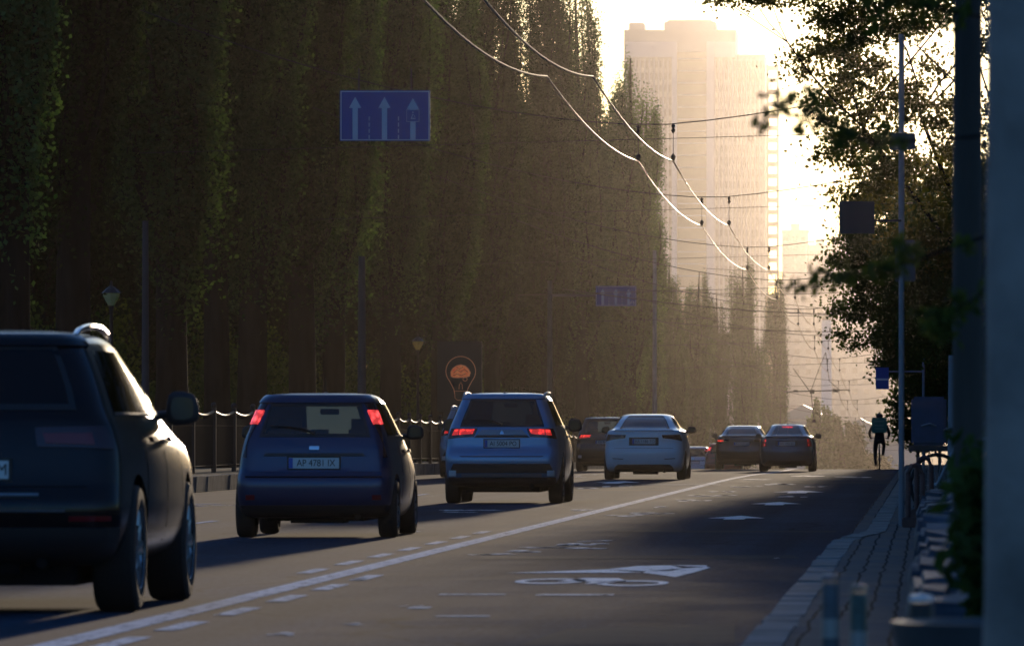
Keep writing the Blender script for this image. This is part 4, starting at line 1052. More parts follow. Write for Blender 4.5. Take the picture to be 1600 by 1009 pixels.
# far skyline, hazy slabs
for (a, c, top, D, lb) in [(1222, 1262, 362, 2500, "faint slab block in haze right of the tower"), (1262, 1300, 385, 2650, "faint hazy block behind the trolley wires"), (1300, 1345, 372, 2400, "faint hazy block above the white obelisk"),
                       (1345, 1420, 430, 2550, "faint wide block half hidden by the right tree"), (1218, 1290, 440, 2200, "low faint block behind the farthest poplar"), (1290, 1400, 500, 2150, "low wide faint block behind the obelisk"), (900, 984, 420, 2300, "faint block hidden behind the left poplars")]:
    x0, x1 = (a-VX)*D/F, (c-VX)*D/F; h = HC + (VY-top)*D/F - g(D)
    t = empty("apartment_block", ((x0+x1)/2, D, g(D)-3), 0, lb, "building")
    b = MB(); b.box(-(x1-x0)/2, (x1-x0)/2, 0, 16, 0, h+3); b.build("wall", M['towerw'], t)
    b = MB(); b.box(-(x1-x0)/2-.4, (x1-x0)/2+.4, -.4, 16.4, h+3.003, h+3.6); b.box(-(x1-x0)/6, (x1-x0)/6, 4, 10, h+3.603, h+6); b.build("roof", M['towerw'], t)
    nc = max(3, int((x1-x0)/3.4))
    for k in range(min(9, int(h/3.2))):
        for i in range(min(nc, 10)):
            xc = -(x1-x0)/2 + (i+.5)*(x1-x0)/min(nc, 10)
            b = MB(); b.box(xc-.8, xc+.8, -.08, -.003, h-k*3.2-.4, h-k*3.2+1.2); b.build("window", M['towerwin'], t)
# roofs glinting low in the valley
for (px, py, D, w, lb) in [(1345, 678, 1000, 8, "low pale roofed house in the valley left of the cyclist"), (1395, 690, 950, 7, "low pale roofed house in the valley right of the cyclist"), (1255, 655, 1050, 8, "low pale roofed house beside the hazy poplar")]:
    x = (px-VX)*D/F; z = HC+(VY-py)*D/F
    t = empty("small_house", (x, D, g(D)), 0, lb, "house"); h = max(3, z-g(D))
    b = MB(); b.box(-w/2, w/2, 0, 8, 0, h); b.build("wall", M['towerw'], t)
    b = MB(); b.prism([(-w/2-.4, h+.003), (w/2+.4, h+.003), (0, h+2.2)], -.4, 8.4); b.build("roof", M['steel'], t)
# white obelisk
M['white'] = mat("white_stone", (.75, .75, .80), .6)
OD = 1250.0; oz = g(OD)
t = empty("obelisk", ((1291.5-VX)*OD/F, OD, oz), 0, "tall slim white obelisk with small cap rising in the hazy valley", "monument")
H_ = HC + (VY-500)*OD/F - oz; b = MB()
b.add([(-1.15, -1, 0), (1.15, -1, 0), (1.15, 1, 0), (-1.15, 1, 0), (-.82, -.8, H_), (.82, -.8, H_), (.82, .8, H_), (-.82, .8, H_)], [(3,2,1,0),(4,5,6,7),(0,1,5,4),(1,2,6,5),(2,3,7,6),(3,0,4,7)]); b.build("shaft", M['white'], t)
b = MB(); b.box(-.9, .9, -.9, .9, H_+.003, H_+.7); b.lathe([(.5, H_+.7), (.35, H_+1.2), (.05, H_+1.3), (.04, H_+3)], n=10); b.build("cap", M['towert'], t)

# ------------------------------------------------------------------ railing of the boulevard
rail = empty("iron_railing", (-14.0, 70, .27), 0, "black iron railing with drooping top rail between road and poplars", "fence")
y = 70.0; k = 0
while y < 420:
    b = MB(); z = g(y) - 0; b.box(-.045, .045, y-70-.045, y-70+.045, z, z+1.28); b.ball((0, y-70, z+1.32), .06, 8, 6); b.build("post", M['iron'], rail)
    e = y + 4.0; b = MB(); pts = []
    for i in range(9):
        u = i/8; pts.append((0, y-70+.05+u*3.9, lerp(g(y), g(e), u) + 1.20 - .075*math.sin(math.pi*u)))
    b.tube(pts, .028, 6); b.build("top_rail", M['iron'], rail); b = MB()
    b.tube([(0, y-70+.05, g(y)+.14), (0, e-70-.05, g(e)+.14)], .02, 6); b.tube([(0, y-70+.05, g(y)+.92), (0, e-70-.05, g(e)+.92)], .014, 6)
    for j in range(27):
        yy = y-70+.14+j*.1385; zz = g(yy+70); b.box(-.014, .014, yy-.014, yy+.014, zz+.15, zz+1.12 - .07*math.sin(math.pi*(yy-y+70)/4))
    b.build("railing_panel", M['ironmatte'], rail); y = e; k += 1

M['woodp'] = mat('old_pole_wood', (.055, .045, .038), .9, noise=.4, nscale=5, stretch=(1, 1, .1))
# ------------------------------------------------------------------ masts, span wires, contact wires
def mast(x, y, top, r_, label, zb=.27, cat="pole", name="mast", group=None, m=None, collar=True):
    z = g(y) + zb; t = empty(name, (x, y, z), 0, label, cat, group)
    b = MB(); b.lathe([(r_*1.15, 0), (r_, .5), (r_*.72, top-z)], n=14); b.build("shaft", m or M['mast'], t, smooth=True)
    if collar: b = MB(); b.lathe([(r_*1.7, 0), (r_*1.7, .25), (r_*1.2, .3)], n=14); b.build("base_collar", m or M['mast'], t, smooth=True)
    return t
SUP = [58, 92, 121, 155, 194, 232, 270, 309, 349, 392, 436, 482, 530, 580]
WZ = lambda y: g(y) + (5.72 if y < 130 else 5.6)
XW = (-4.98, -4.38)
onm = ["first", "second", "third", "fourth", "fifth", "sixth", "seventh", "eighth", "ninth", "tenth", "eleventh", "twelfth", "thirteenth", "fourteenth"]
for i, y in enumerate(SUP):
    if y in (121, 349):
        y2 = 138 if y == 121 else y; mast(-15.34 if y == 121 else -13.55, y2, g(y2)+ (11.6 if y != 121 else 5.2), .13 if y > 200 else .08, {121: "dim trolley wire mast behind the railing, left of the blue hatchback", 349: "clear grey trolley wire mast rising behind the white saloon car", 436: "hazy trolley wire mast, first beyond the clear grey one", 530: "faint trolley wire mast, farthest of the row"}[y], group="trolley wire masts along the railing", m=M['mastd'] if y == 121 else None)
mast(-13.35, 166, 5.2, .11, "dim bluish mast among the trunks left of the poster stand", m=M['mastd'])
for i, y in enumerate(SUP):
    if y < 100: continue
    zl, zr, zm = WZ(y)+2.6, WZ(y)+2.1, WZ(y)+.62
    t = empty("span_wire", (-6, y, zm), 0, "dark cross wire over the road carrying the trolley wires, %s from the camera" % onm[i-2], "cable", "cross wires over the road")
    P_ = []
    for j in range(25):
        u = j/24; x = lerp(-13.55, 3.2, u); q = (x - (-4.7))
        z = (zm + (zl-zm)*(q/(-8.85))**1.7) if q < 0 else (zm + .0 + (zr-zm)*(q/7.9)**1.35)
        P_.append((x+6, 0, z-zm))
    b = MB(); b.tube(P_, .010 if y < 200 else .014, 5); b.build("wire", M['cable'], t)
    b = MB(); b.tube([(-7.55, .02, WZ(y)+.12-zm+.02), (9.2, .02, WZ(y)+.10-zm+.5)], .006 if y < 200 else .011, 5); b.build("lower_wire", M['cable'], t)
    for xw in XW:
        zt = zm if xw < -4.7 else zm + (zr-zm)*((xw+4.7)/7.9)**1.35
        b = MB(); c = (xw+6, 0)
        b.tube([(c[0], 0, zt-zm), (c[0], 0, WZ(y)-zm)], .006 if y < 200 else .012, 5)
        b.lathe([(.012, zt-zm), (.035, zt-zm-.03), (.02, zt-zm-.08), (.038, zt-zm-.11), (.012, zt-zm-.16)], (c[0], 0, 0), n=8)
        b.lathe([(.01, WZ(y)-zm+.13), (.045, WZ(y)-zm+.08), (.03, WZ(y)-zm+.03), (.012, WZ(y)-zm-.01)], (c[0], 0, 0), n=8)
        b.build("hanger", M['cable'], t)
    if y in (121, 155, 270):
        for q in (2.6, 2.95, 3.25): 
            b = MB(); x = -4.7+q+6; zz = (zr-zm)*(q/7.9)**1.35; z2 = (zr-zm)*((q+.18)/7.9)**1.35; b.tube([(x, 0, zz), (x+.18, 0, z2)], .028, 6)
            b.build("insulator", M['cable'], t)
for k, xw in enumerate(XW):
    b = MB(); pts = []
    for a, c in zip(SUP, SUP[1:]):
        sag = .42 if a < 90 else .20
        for j in range(16):
            u = j/16; y = lerp(a, c, u); pts.append((xw, y, lerp(WZ(a), WZ(c), u) - sag*4*u*(1-u)))
    pts.insert(0, (xw, 40, WZ(40)+.1)); pts.append((xw, 580, WZ(580)))
    b.tube(pts, [.014 if p_[1] < 124 else .008 for p_ in pts], 6)
    o = b.build("trolley_wire", M['wire'], smooth=True); tag(o, "gleaming copper trolley wire above the road, the %s of the pair" % ("left" if k == 0 else "right"), "wire")
# feeder cables crossing further on
for (x0, y0, x1, y1, D, r_, lb) in [(-13.6, 6.35, 3, 5.6, 262, .02, "thick sagging cable crossing above the crest, in front of the tall ragged poplars"), (-13.6, 6.55, 3, 6.5, 352, .02, "second thick cable crossing behind the first, farther off"),
                                 (-16, 10.6, 4, 9.0, 480, .022, "faint cable crossing the hazy air low before the tower"), (-16, 12.6, 4, 12.9, 500, .022, "faint cable crossing the tower at mid height"),
                                 (-14, 7.2, 3, 7.6, 300, .014, "thin straight cable crossing just under the lit tower windows")]:
    b = MB(); b.tube([(lerp(x0, x1, i/16), D, g(D)*.0 + lerp(y0, y1, i/16) - .5*math.sin(math.pi*i/16)) for i in range(17)], r_, 5)
    tag(b.build("cross_cable", M['cable']), lb, "cable")
# switch gear hanging before the obelisk
t = empty("wire_switch", (-6.6, 392, WZ(392)), 0, "tangle of black trolley wire switch gear hanging before the obelisk", "fitting")
b = MB(); b.tube([(-1.4, 0, 0), (2.2, 0, .1)], .035, 6); b.tube([(-.9, 0, 1.3), (.1, 0, -.1), (.25, 0, -1.6)], .025, 6); b.tube([(.9, 0, 2.2), (.5, 0, 1.2), (.1, 0, .1)], .02, 6); b.tube([(.9, 0, 2.2), (1.1, 0, .6), (1.7, 0, .1)], .018, 6)
b.box(.02, .28, -.06, .06, -.1, .12); b.box(1.3, 1.6, -.06, .06, -.02, .16); b.box(.15, .35, -.06, .06, -1.7, -1.55); b.box(-.9, -.65, -.06, .06, -.02, .1); b.build("frame", M['cable'], t)

# ------------------------------------------------------------------ lane signs
def lane_sign(cx, cy, cz, W_, H_, label, icon, armx):
    t = empty("lane_sign", (cx, cy, cz), 0, label, "sign")
    b = MB(); b.box(-W_/2, W_/2, 0, .03, -H_/2, H_/2); b.build("panel", M['bluesign'], t, bevel=.008)
    b = MB(); w = .018
    b.box(-W_/2+.012, W_/2-.012, -.006, -.002, H_/2-.03, H_/2-.012); b.box(-W_/2+.012, W_/2-.012, -.006, -.002, -H_/2+.012, -H_/2+.03)
    b.box(-W_/2+.012, -W_/2+.03, -.0065, -.002, -H_/2+.03, H_/2-.03); b.box(W_/2-.03, W_/2-.012, -.0065, -.002, -H_/2+.03, H_/2-.03); b.build("border", M['whitesign'], t)
    for i, ax in enumerate((-.33, -.005, .31)):
        x = ax*W_; b = MB(); tp = H_*.37 - (.02 if i == 2 else 0)
        b.prism([(x-.045, -H_/2+.032), (x+.045, -H_/2+.032), (x+.045, tp-.19), (x+.105, tp-.19), (x, tp), (x-.105, tp-.19), (x-.045, tp-.19)], -.008, -.003)
        b.build("arrow", M['whitesign'], t)
        if i < 2:
            for k in range(4):
                b = MB(); xx = (ax+.155)*W_; z = -H_/2+.035+k*.105; b.box(xx-.010, xx+.010, -.008, -.003, z, z+.07); b.build("lane_dash", M['whitesign'], t)
    x = .31*W_
    if icon == 'box':
        b = MB(); b.box(x-.11, x+.11, -.012, -.0085, -.105, .105); ic = b.build("icon_panel", M['bluesign'], t)
        b = MB(); z0 = -.105
        for q in ((x-.11, x+.11, .097, .105), (x-.11, x+.11, -.105, -.097)): b.box(q[0], q[1], -.015, -.0125, q[2], q[3])
        for q in ((x-.11, x-.102), (x+.102, x+.11)): b.box(q[0], q[1], -.015, -.0125, -.097, .097)
        b.ball((x, -.014, .055), (.016, .003, .016), 8, 6); b.prism([(x-.04, -.06), (x+.045, -.06), (x+.045, -.04), (x-.015, -.038), (x+.005, .02), (x-.008, .03)], -.015, -.0125); b.tube([(x+.01, -.014, .02), (x+.04, -.014, -.03)], .005, 5)
        b.build("icon", M['whitesign'], ic)
    else:
        b = MB(); b.lathe([(.045, 0), (.030, 0)], (x+.08, -.012, -.26), 'y', 14, cap=False); b.lathe([(.045, 0), (.030, 0)], (x+.20, -.012, -.26), 'y', 14, cap=False)
        b.tube([(x+.08, -.012, -.26), (x+.12, -.012, -.20), (x+.18, -.012, -.20), (x+.20, -.012, -.26)], .008, 5); b.box(x+.04, x+.08, -.012, -.009, -.28, -.24); b.build("icon", M['whitesign'], t)
    b = MB()
    if armx: b.tube([(armx-cx, .06, .02), (W_/2-.1, .06, .02)], .045, 8); b.tube([(-.3, .05, -.3), (-.3, .05, .3)], .02, 6)
    else:
        for x in (-.45, .45): b.tube([(x, .04, -.35), (x, .04, H_/2+.38)], .012, 6)
    b.build("support_arm" if armx else "hanging_rods", M['mastd'], t)
    return t
lane_sign((601.5-VX)*120.9/F, 120.9, HC+(VY-181)*120.9/F, 1.55, .87, "large blue lane sign with three white arrows hung high before the poplars", 'box', None)
lane_sign((962.5-VX)*266/F, 266, HC+(VY-462.5)*266/F, 1.53, .76, "smaller farther blue lane sign on an arm at the edge of the poplars", 'bike', -14.2)
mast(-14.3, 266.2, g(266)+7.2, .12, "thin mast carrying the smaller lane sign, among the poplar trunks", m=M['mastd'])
# bluish pole seen by the trunks
# ------------------------------------------------------------------ poster stand with the light bulb
pd = 195.0; px_ = (718-VX)*pd/F; zt = HC+(VY-533)*pd/F
M['poster'] = mat("poster_black", (.020, .016, .018), .5)
M['bulbline'] = mat("poster_orange_line", (.55, .25, .14), .5, emit=(1, .42, .22), es=.06)  # bulb lines and brain are print with a faint glow added
M['brain'] = mat("poster_brain", (.7, .16, .05), .5, emit=(1, .22, .07), es=.12, color2=(.8, .55, .2), nscale=9)
t = empty("poster_stand", (px_, pd, g(pd)+.27), 0, "dark poster stand showing a brain inside a light bulb, behind the railing", "billboard")
hz_ = zt - (g(pd)+.27)
b = MB(); b.box(-.62, .62, 0, .14, hz_-1.95, hz_); b.build("cabinet", M['blackp'], t, bevel=.02)
b = MB(); b.box(-.45, .45, .03, .11, 0, hz_-1.953); b.build("pedestal", M['blackp'], t)
b = MB(); b.box(-.56, .56, -.008, -.002, hz_-1.88, hz_-.06); po = b.build("poster", M['poster'], t)
cx, cz = .035, hz_-.83
def line(pts, r_, nm, m): 
    b = MB(); b.tube([(cx+x, -.012, cz+z) for x, z in pts], r_, 5); return b.build(nm, m, po)
arc = [(.41*math.sin(a), .41*math.cos(a)) for a in [R(v) for v in range(-130, 131, 10)]]
line([(-.17, -.62), (-.19, -.50)] + [(-.19, -.5), (-.25, -.38)] + arc + [(.25, -.38), (.19, -.5), (.19, -.5), (.17, -.62)], .012, "bulb_outline", M['bulbline'])
line([(-.17, -.55), (.17, -.55), (.16, -.74), (.09, -.80), (-.09, -.80), (-.16, -.74), (-.17, -.55)], .007, "bulb_base", M['bulbline'])
line([(-.05, -.5), (-.04, -.38), (0, -.30), (.04, -.38), (.05, -.5)], .008, "filament", M['bulbline'])
br = [(-.27, -.14), (-.28, -.02), (-.22, .08), (-.12, .15), (0, .18), (.12, .15), (.21, .07), (.27, -.04), (.24, -.14), (.14, -.16), (.04, -.17), (-.10, -.18), (-.22, -.17)]
b = MB(); b.prism([(cx+x, cz+z) for x, z in br], -.012, -.0085); b.build("brain", M['brain'], po)
line(br + [br[0]], .010, "brain_outline", M['bulbline'])
for q in ([(-.2, -.05), (-.1, .04), (0, -.02), (.1, .05), (.2, -.02)], [(-.22, -.12), (-.1, -.08), (.02, -.12), (.14, -.06)], [(-.12, .12), (-.04, .06), (.06, .12)]): line(q, .007, "brain_fold", M['poster'])
line([(.12+.06*math.cos(a), -.22+.05*math.sin(a)) for a in [i*math.pi/6 for i in range(13)]], .009, "cerebellum", M['bulbline'])

# ------------------------------------------------------------------ park lanterns
M['lantern'] = leafmat("lantern_glass", (.65, .55, .40), (.8, .7, .5), .6)
def lantern(px, py, D, label):
    x = (px-VX)*D/F; z = HC+(VY-py)*D/F; zb = g(D)+.27; h = z-zb
    t = empty("park_lantern", (x, D, zb), 0, label, "street lamp", "park lanterns among the poplars")
    b = MB(); b.lathe([(.12, 0), (.10, .3), (.05, .4), (.035, h-.3), (.06, h-.2)], n=10); b.build("post", M['iron'], t, smooth=True)
    b = MB(); b.lathe([(.06, h-.2), (.16, h-.02), (.17, h+.05)], n=8); b.build("glass", M['lantern'], t)
    b = MB(); b.lathe([(.20, h+.053), (.12, h+.13), (.03, h+.2), (.02, h+.3)], n=8); b.build("cap", M['iron'], t)
lantern(174, 462, 141, "park lantern catching light between the two leftmost trunks"); lantern(567, 570, 232, "low park lantern left of the poster stand, the lower of the pair"); lantern(653, 536, 214, "park lantern just left of the poster stand, the higher of the pair")

# ------------------------------------------------------------------ right pavement: poles, bollards, wall, plants
def bollard(x, D, top, r_, label, m, capm=None):
    z = .15; t = empty("bollard", (x, D, z), 0, label, "bollard", "bollards at the bottom edge")
    h = top - z; b = MB(); b.lathe([(r_*1.5, 0), (r_*1.5, .015), (r_, .03), (r_, h-.02), (r_*.93, h-.008)], n=20); b.build("post", m, t, smooth=True)
    b = MB(); b.lathe([(r_*.97, h-.005), (r_*1.02, h+.004), (r_*.9, h+.014), (r_*.3, h+.018)], n=20); b.build("cap", capm or m, t, smooth=True)
    b = MB(); b.lathe([(r_*1.02, h*.55), (r_*1.02, h*.70)], n=20, cap=False); b.build("reflective_band", M['steel'] if capm is None else m, t, smooth=True)
M['boll'] = mat("bollard_paint", (.05, .065, .09), .4, .3, noise=.3, nscale=12)
M['boll2'] = mat("green_bollard_paint", (.035, .07, .075), .4, .3, noise=.5, nscale=20)
bollard((1297.5-VX)*24/F, 24, HC-(905-VY)*24/F, .030, "blurred blue grey bollard on the kerb, leftmost of three", M['boll'])
bollard((1341.5-VX)*22.6/F, 22.6, HC-(921-VY)*22.6/F, .028, "blurred greenish bollard in the middle of three", M['boll2'])
bollard((1439.5-VX)*21.3/F, 21.3, HC-(937-VY)*21.3/F, .037, "blurred black bollard with pale top, rightmost of three", M['blackp'], M['plate'])
mast(.295, 18.2, 9.0, .150, "large blurred concrete pole filling the right edge", .15, name="concrete_pole", m=M['concrete'], collar=False)
tt = empty("pole_band_cover", (0, 0, 0)); bpy.data.objects.remove(tt)
mast((1512-VX)*31/F, 31, 8.5, .068, "dark blurred wooden pole just left of the concrete pole", .15, name="wooden_pole", m=M['woodp'])
# sign post with plates, seen from behind
t = empty("sign_post", ((1408.5-VX)*70.3/F, 70.3, .15), 0, "thin grey sign post at the kerb with plates high up", "sign post")
b = MB(); b.lathe([(.030, 0), (.028, .3), (.028, 4.9)], n=12); b.build("pole", M['mast'], t, smooth=True)
b = MB(); b.box(-.065, .14, -.012, .012, HC+(VY-440)*70.3/F-.15, HC+(VY-375)*70.3/F-.15); b.build("sign_plate", M['signback'], t, bevel=.01)
b = MB(); b.box(-.12, .14, -.045, -.02, HC+(VY-235)*70.3/F-.15, HC+(VY-208)*70.3/F-.15); b.build("upper_sign_plate", M['signback'], t, bevel=.01)
b = MB(); b.box(-.62, -.27, -.06, -.03, HC+(VY-365)*70.3/F-.15, HC+(VY-315)*70.3/F-.15); b.tube([(-.6, -.02, HC+(VY-345)*70.3/F-.15), (0, -.02, HC+(VY-345)*70.3/F-.15)], .012, 6); b.build("side_plate", M['blackp'], t)
M['rust'] = mat("rusty_red_paint", (.09, .035, .03), .6, noise=.4, nscale=14)
def rack(px, D, w, h, label):
    x = (px-VX)*D/F; t = empty("bike_rack", (x, D, .15), 0, label, "bike rack", "bicycle racks on the pavement")
    b = MB(); pts = [(0, 0, 0), (0, 0, h-.1), (.03, 0, h-.02), (.1, 0, h), (w-.1, 0, h), (w-.03, 0, h-.02), (w, 0, h-.1), (w, 0, 0)]
    b.tube(pts, .026, 8); b.build("hoop", M['rust'], t, smooth=True)
    b = MB(); b.box(-.06, w+.06, -.05, .05, 0, .10); b.build("foot", M['rust'], t, bevel=.01)
rack(1419, 69.0, .14, .62, "rust red bicycle rack hoop beside the thin sign post, nearer one"); rack(1432, 76, .16, .66, "rust red bicycle rack hoop behind the nearer one")
# parked bicycle
def bike(loc, rz, label, m, name="bicycle", wheelr=.34):
    t = empty(name, loc, rz, label, "bicycle")
    for y in (0, 1.02):
        b = MB(); n = 28; b.tube([(0, y+wheelr*math.cos(2*math.pi*k/n), wheelr+wheelr*math.sin(2*math.pi*k/n)) for k in range(n+1)], .020, 8, cap=False)
        w = b.build("wheel", M['tyre'], t, smooth=True)
        b = MB()
        for k in range(14): a = 2*math.pi*k/14; b.tube([(0, y, wheelr), (0, y+(wheelr-.02)*math.cos(a), wheelr+(wheelr-.02)*math.sin(a))], .0025, 4)
        b.lathe([(.03, -.04), (.03, .04)], (0, y, wheelr), 'x', 10); b.build("spokes", M['steel'], w)
    b = MB(); hub, bb, st, hd, fh = (0, 0, wheelr), (0, .43, .30), (0, .27, .82), (0, .86, .88), (0, 1.02, wheelr)
    for p, q in ((hub, bb), (hub, st), (bb, st), (bb, (0, .88, .72)), (st, hd), (hd, (0, .92, .62)), ((0, .92, .62), fh)): b.tube([p, q], .018, 8)
    b.build("frame", m, t, smooth=True)
    b = MB(); b.tube([(0, .27, .82), (0, .25, .93)], .012, 6); b.ball((0, .22, .95), (.075, .13, .035)); b.build("saddle", M['blackp'], t, smooth=True)
    b = MB(); b.tube([hd, (0, .83, 1.0)], .014, 6); b.tube([(-.30, .74, 1.02), (-.2, .84, 1.03), (.2, .84, 1.03), (.30, .74, 1.02)], .014, 8); b.build("handlebar", M['blackp'], t, smooth=True)
    b = MB()
    for sg, zz, yy in ((-1, -.17, 0), (1, .17, 0)): b.tube([(sg*.07, .43, .30), (sg*.07, .43+yy, .30+zz)], .010, 6); b.box(sg*.07 if sg > 0 else -.18, .18 if sg > 0 else -.07, .39+yy, .47+yy, .29+zz, .31+zz)
    b.build("pedals", M['blackp'], t)
    return t
bike((.10, 78.5, .15), R(-58), "parked bicycle with pale tyre leaning by the racks under the blue cabinet", M['steel'])
# blue advertising cabinet on legs
M['cabblue'] = mat('cabinet_blue', (.008, .020, .075), .4, noise=.2, nscale=8)
cb = empty("blue_cabinet", (.02, 84, .15), 0, "dark blue box cabinet on two legs among the bicycles on the pavement", "cabinet")
b = MB(); b.box(-.22, .20, 0, .5, .62+.15, 1.20+.15); b.build("box", M['cabblue'], cb, bevel=.03); b = MB(); b.box(-.25, .23, -.03, .53, .70, .77-.003); b.build("tray", M['blackp'], cb, bevel=.01)
for x in (-.14, .12): b = MB(); b.box(x-.02, x+.02, .2, .25, 0, .70); b.build("leg", M['iron'], cb)
b = MB(); b.tube([(-.1, -.03, 1.0), (0, -.03, 1.03), (.08, -.03, 1.0)], .012, 6); b.build("handle", M['steel'], cb)
post = mast(.27, 80, 1.95, .05, "short pale rounded post right of the blue cabinet", .15, name="rounded_post", m=M['mast'])
# small blue road sign beyond
t = empty("road_sign", ((1377-VX)*150/F, 150, .15), 0, "small blue rectangular road sign half covered by leaves above the cyclist", "sign")
b = MB(); b.box(-.12, .16, -.01, .01, HC+(VY-608)*150/F-.15, HC+(VY-574)*150/F-.15); b.build("panel", M['bluesign'], t, bevel=.005)
b = MB(); b.box(-.10, .14, -.014, -.011, HC+(VY-594)*150/F-.15, HC+(VY-591)*150/F-.15); b.build("stripe", M['whitesign'], t); b = MB(); b.lathe([(.03, 0), (.03, 2.5)], (.9, 0, 0), n=10); b.tube([(.9, 0, 2.2), (.1, 0.02, 2.2)], .02, 6); b.build("pole", M['mast'], t)

M['stone'] = mat('rubble_stone', (.030, .036, .050), .7, noise=.6, nscale=3, bump=.5, bscale=12)
# stone wall and flowers
def stonewall():
    t = empty("rubble_wall", (.2, 24, .15), 0, "low rubble stone wall with bluish tops along the right side of the pavement", "wall")
    b = MB(); b.box(-.10, 2.2, 0, 52, 0, .24); b.build("core", M['stone'], t)
    rd = random.Random(2); y = 0.0; n = 0
    while y < 52 and n < 95:
        l = rd.uniform(.5, 1.1); w = rd.uniform(.20, .34); h = rd.uniform(.28, .35); x0 = rd.uniform(-.29, -.25)
        b = MB(); v = []
        for zz, s in ((0, 1.0), (h*.7, 1.0), (h, .80)):
            for (u, q) in ((-1, -1), (1, -1), (1, 1), (-1, 1)):
                v.append((x0+w/2+u*w/2*s+rd.uniform(-.02, .02), y+l/2+q*l/2*s+rd.uniform(-.04, .04), zz+(rd.uniform(-.03, .03) if zz else 0)))
        b.add(v, [(3,2,1,0),(8,9,10,11)] + [(i+k, i+(k+1) % 4, i+4+(k+1) % 4, i+4+k) for i in (0, 4) for k in range(4)])
        b.build("stone", M['stone'], t, bevel=.035); y += l + rd.uniform(.0, .03); n += 1
        if rd.random() < .6 and n < 95:
            b = MB(); b.ball((x0+w+.12, y-.3, .24), (.16, .3, .12), 10, 6); b.build("stone", M['stone'], t, smooth=True); n += 1
stonewall()
M['petal'] = mat("orange_petals", (.45, .10, .02), .6)
def plant(x, y, z, h, w, n, label, fl):
    rng = np.random.default_rng(int(x*1000+y*7)); rd = random.Random(int(y*13)); t = empty("flower_clump", (x, y, z), 0, label, "plant", "flower clumps behind the stone wall")
    b = MB(); C = []
    for k in range(26):
        a = rd.uniform(0, 6.28); r_ = rd.uniform(.1, 1)*w; hh = h*rd.uniform(.5, 1); p = [(0, 0, 0), (r_*.4*math.cos(a), r_*.4*math.sin(a), hh*.6), (r_*math.cos(a), r_*math.sin(a), hh)]
        b.tube(p, [.008, .006, .004], 5, cap=False); P_ = np.array(p)
        for _ in range(n//26):
            u = rd.random(); q = P_[0]*(1-u)**2 + 2*u*(1-u)*P_[1] + u*u*P_[2]; C.append(q + rng.normal(size=3)*np.array([.05, .05, .05]))
    b.build("stems", M['plantleaf'], t); leaves("foliage", np.array(C), None, M['plantleaf'], t, rng, .05, .11, asp=.5)
    for k in range(fl):
        a = rd.uniform(0, 6.28); c = Vector((rd.uniform(-.7, .7)*w, -.3*w, h*rd.uniform(.5, .95))); b = MB()
        for j in range(9): q = 2*math.pi*j/9; b.tube([c, c+Vector((.028*math.cos(q), -.01, .028*math.sin(q)))], [.010, .006], 5)
        b.ball(c, .014); b.build("flower", M['petal'], t, smooth=True)
for i, (x, y, z, h, w, n, fl, lb) in enumerate([(.24, 24.6, .36, .68, .13, 1500, 3, "leafy flower clump at the foot of the concrete pole, nearest of its row"), (.42, 25.0, .36, .55, .2, 1500, 3, "low clump with orange flowers at the right edge"), (.24, 27.2, .36, .74, .13, 1300, 2, "tall dark leafy clump left of the dark wooden pole"),
        (.42, 27.6, .36, .6, .2, 1300, 2, "clump of leaves behind the orange flowers at the right edge"), (.34, 31.5, .36, .55, .16, 900, 1, "clump of leaves further along the stone wall"), (.42, 36.5, .36, .5, .18, 900, 1, "farthest leafy clump along the stone wall")]):
    plant(x, y, z, h, w, n, lb, fl)
# planter rim at the lower right corner
b = MB(); b.lathe([(.34, 0), (.44, .32), (.46, .40), (.42, .40), (.38, .34), (.05, .34)], n=32); t = empty("round_planter", (.35, 20.3, .15), 0, "round dark concrete planter in the lower right corner", "planter"); b.build("bowl", M['signback'], t, smooth=True, sharp=30)
b = MB(); b.lathe([(.39, .345), (.2, .37), (.01, .38)], n=24, cap=False); b.build("soil", M['soil'], t, smooth=True)

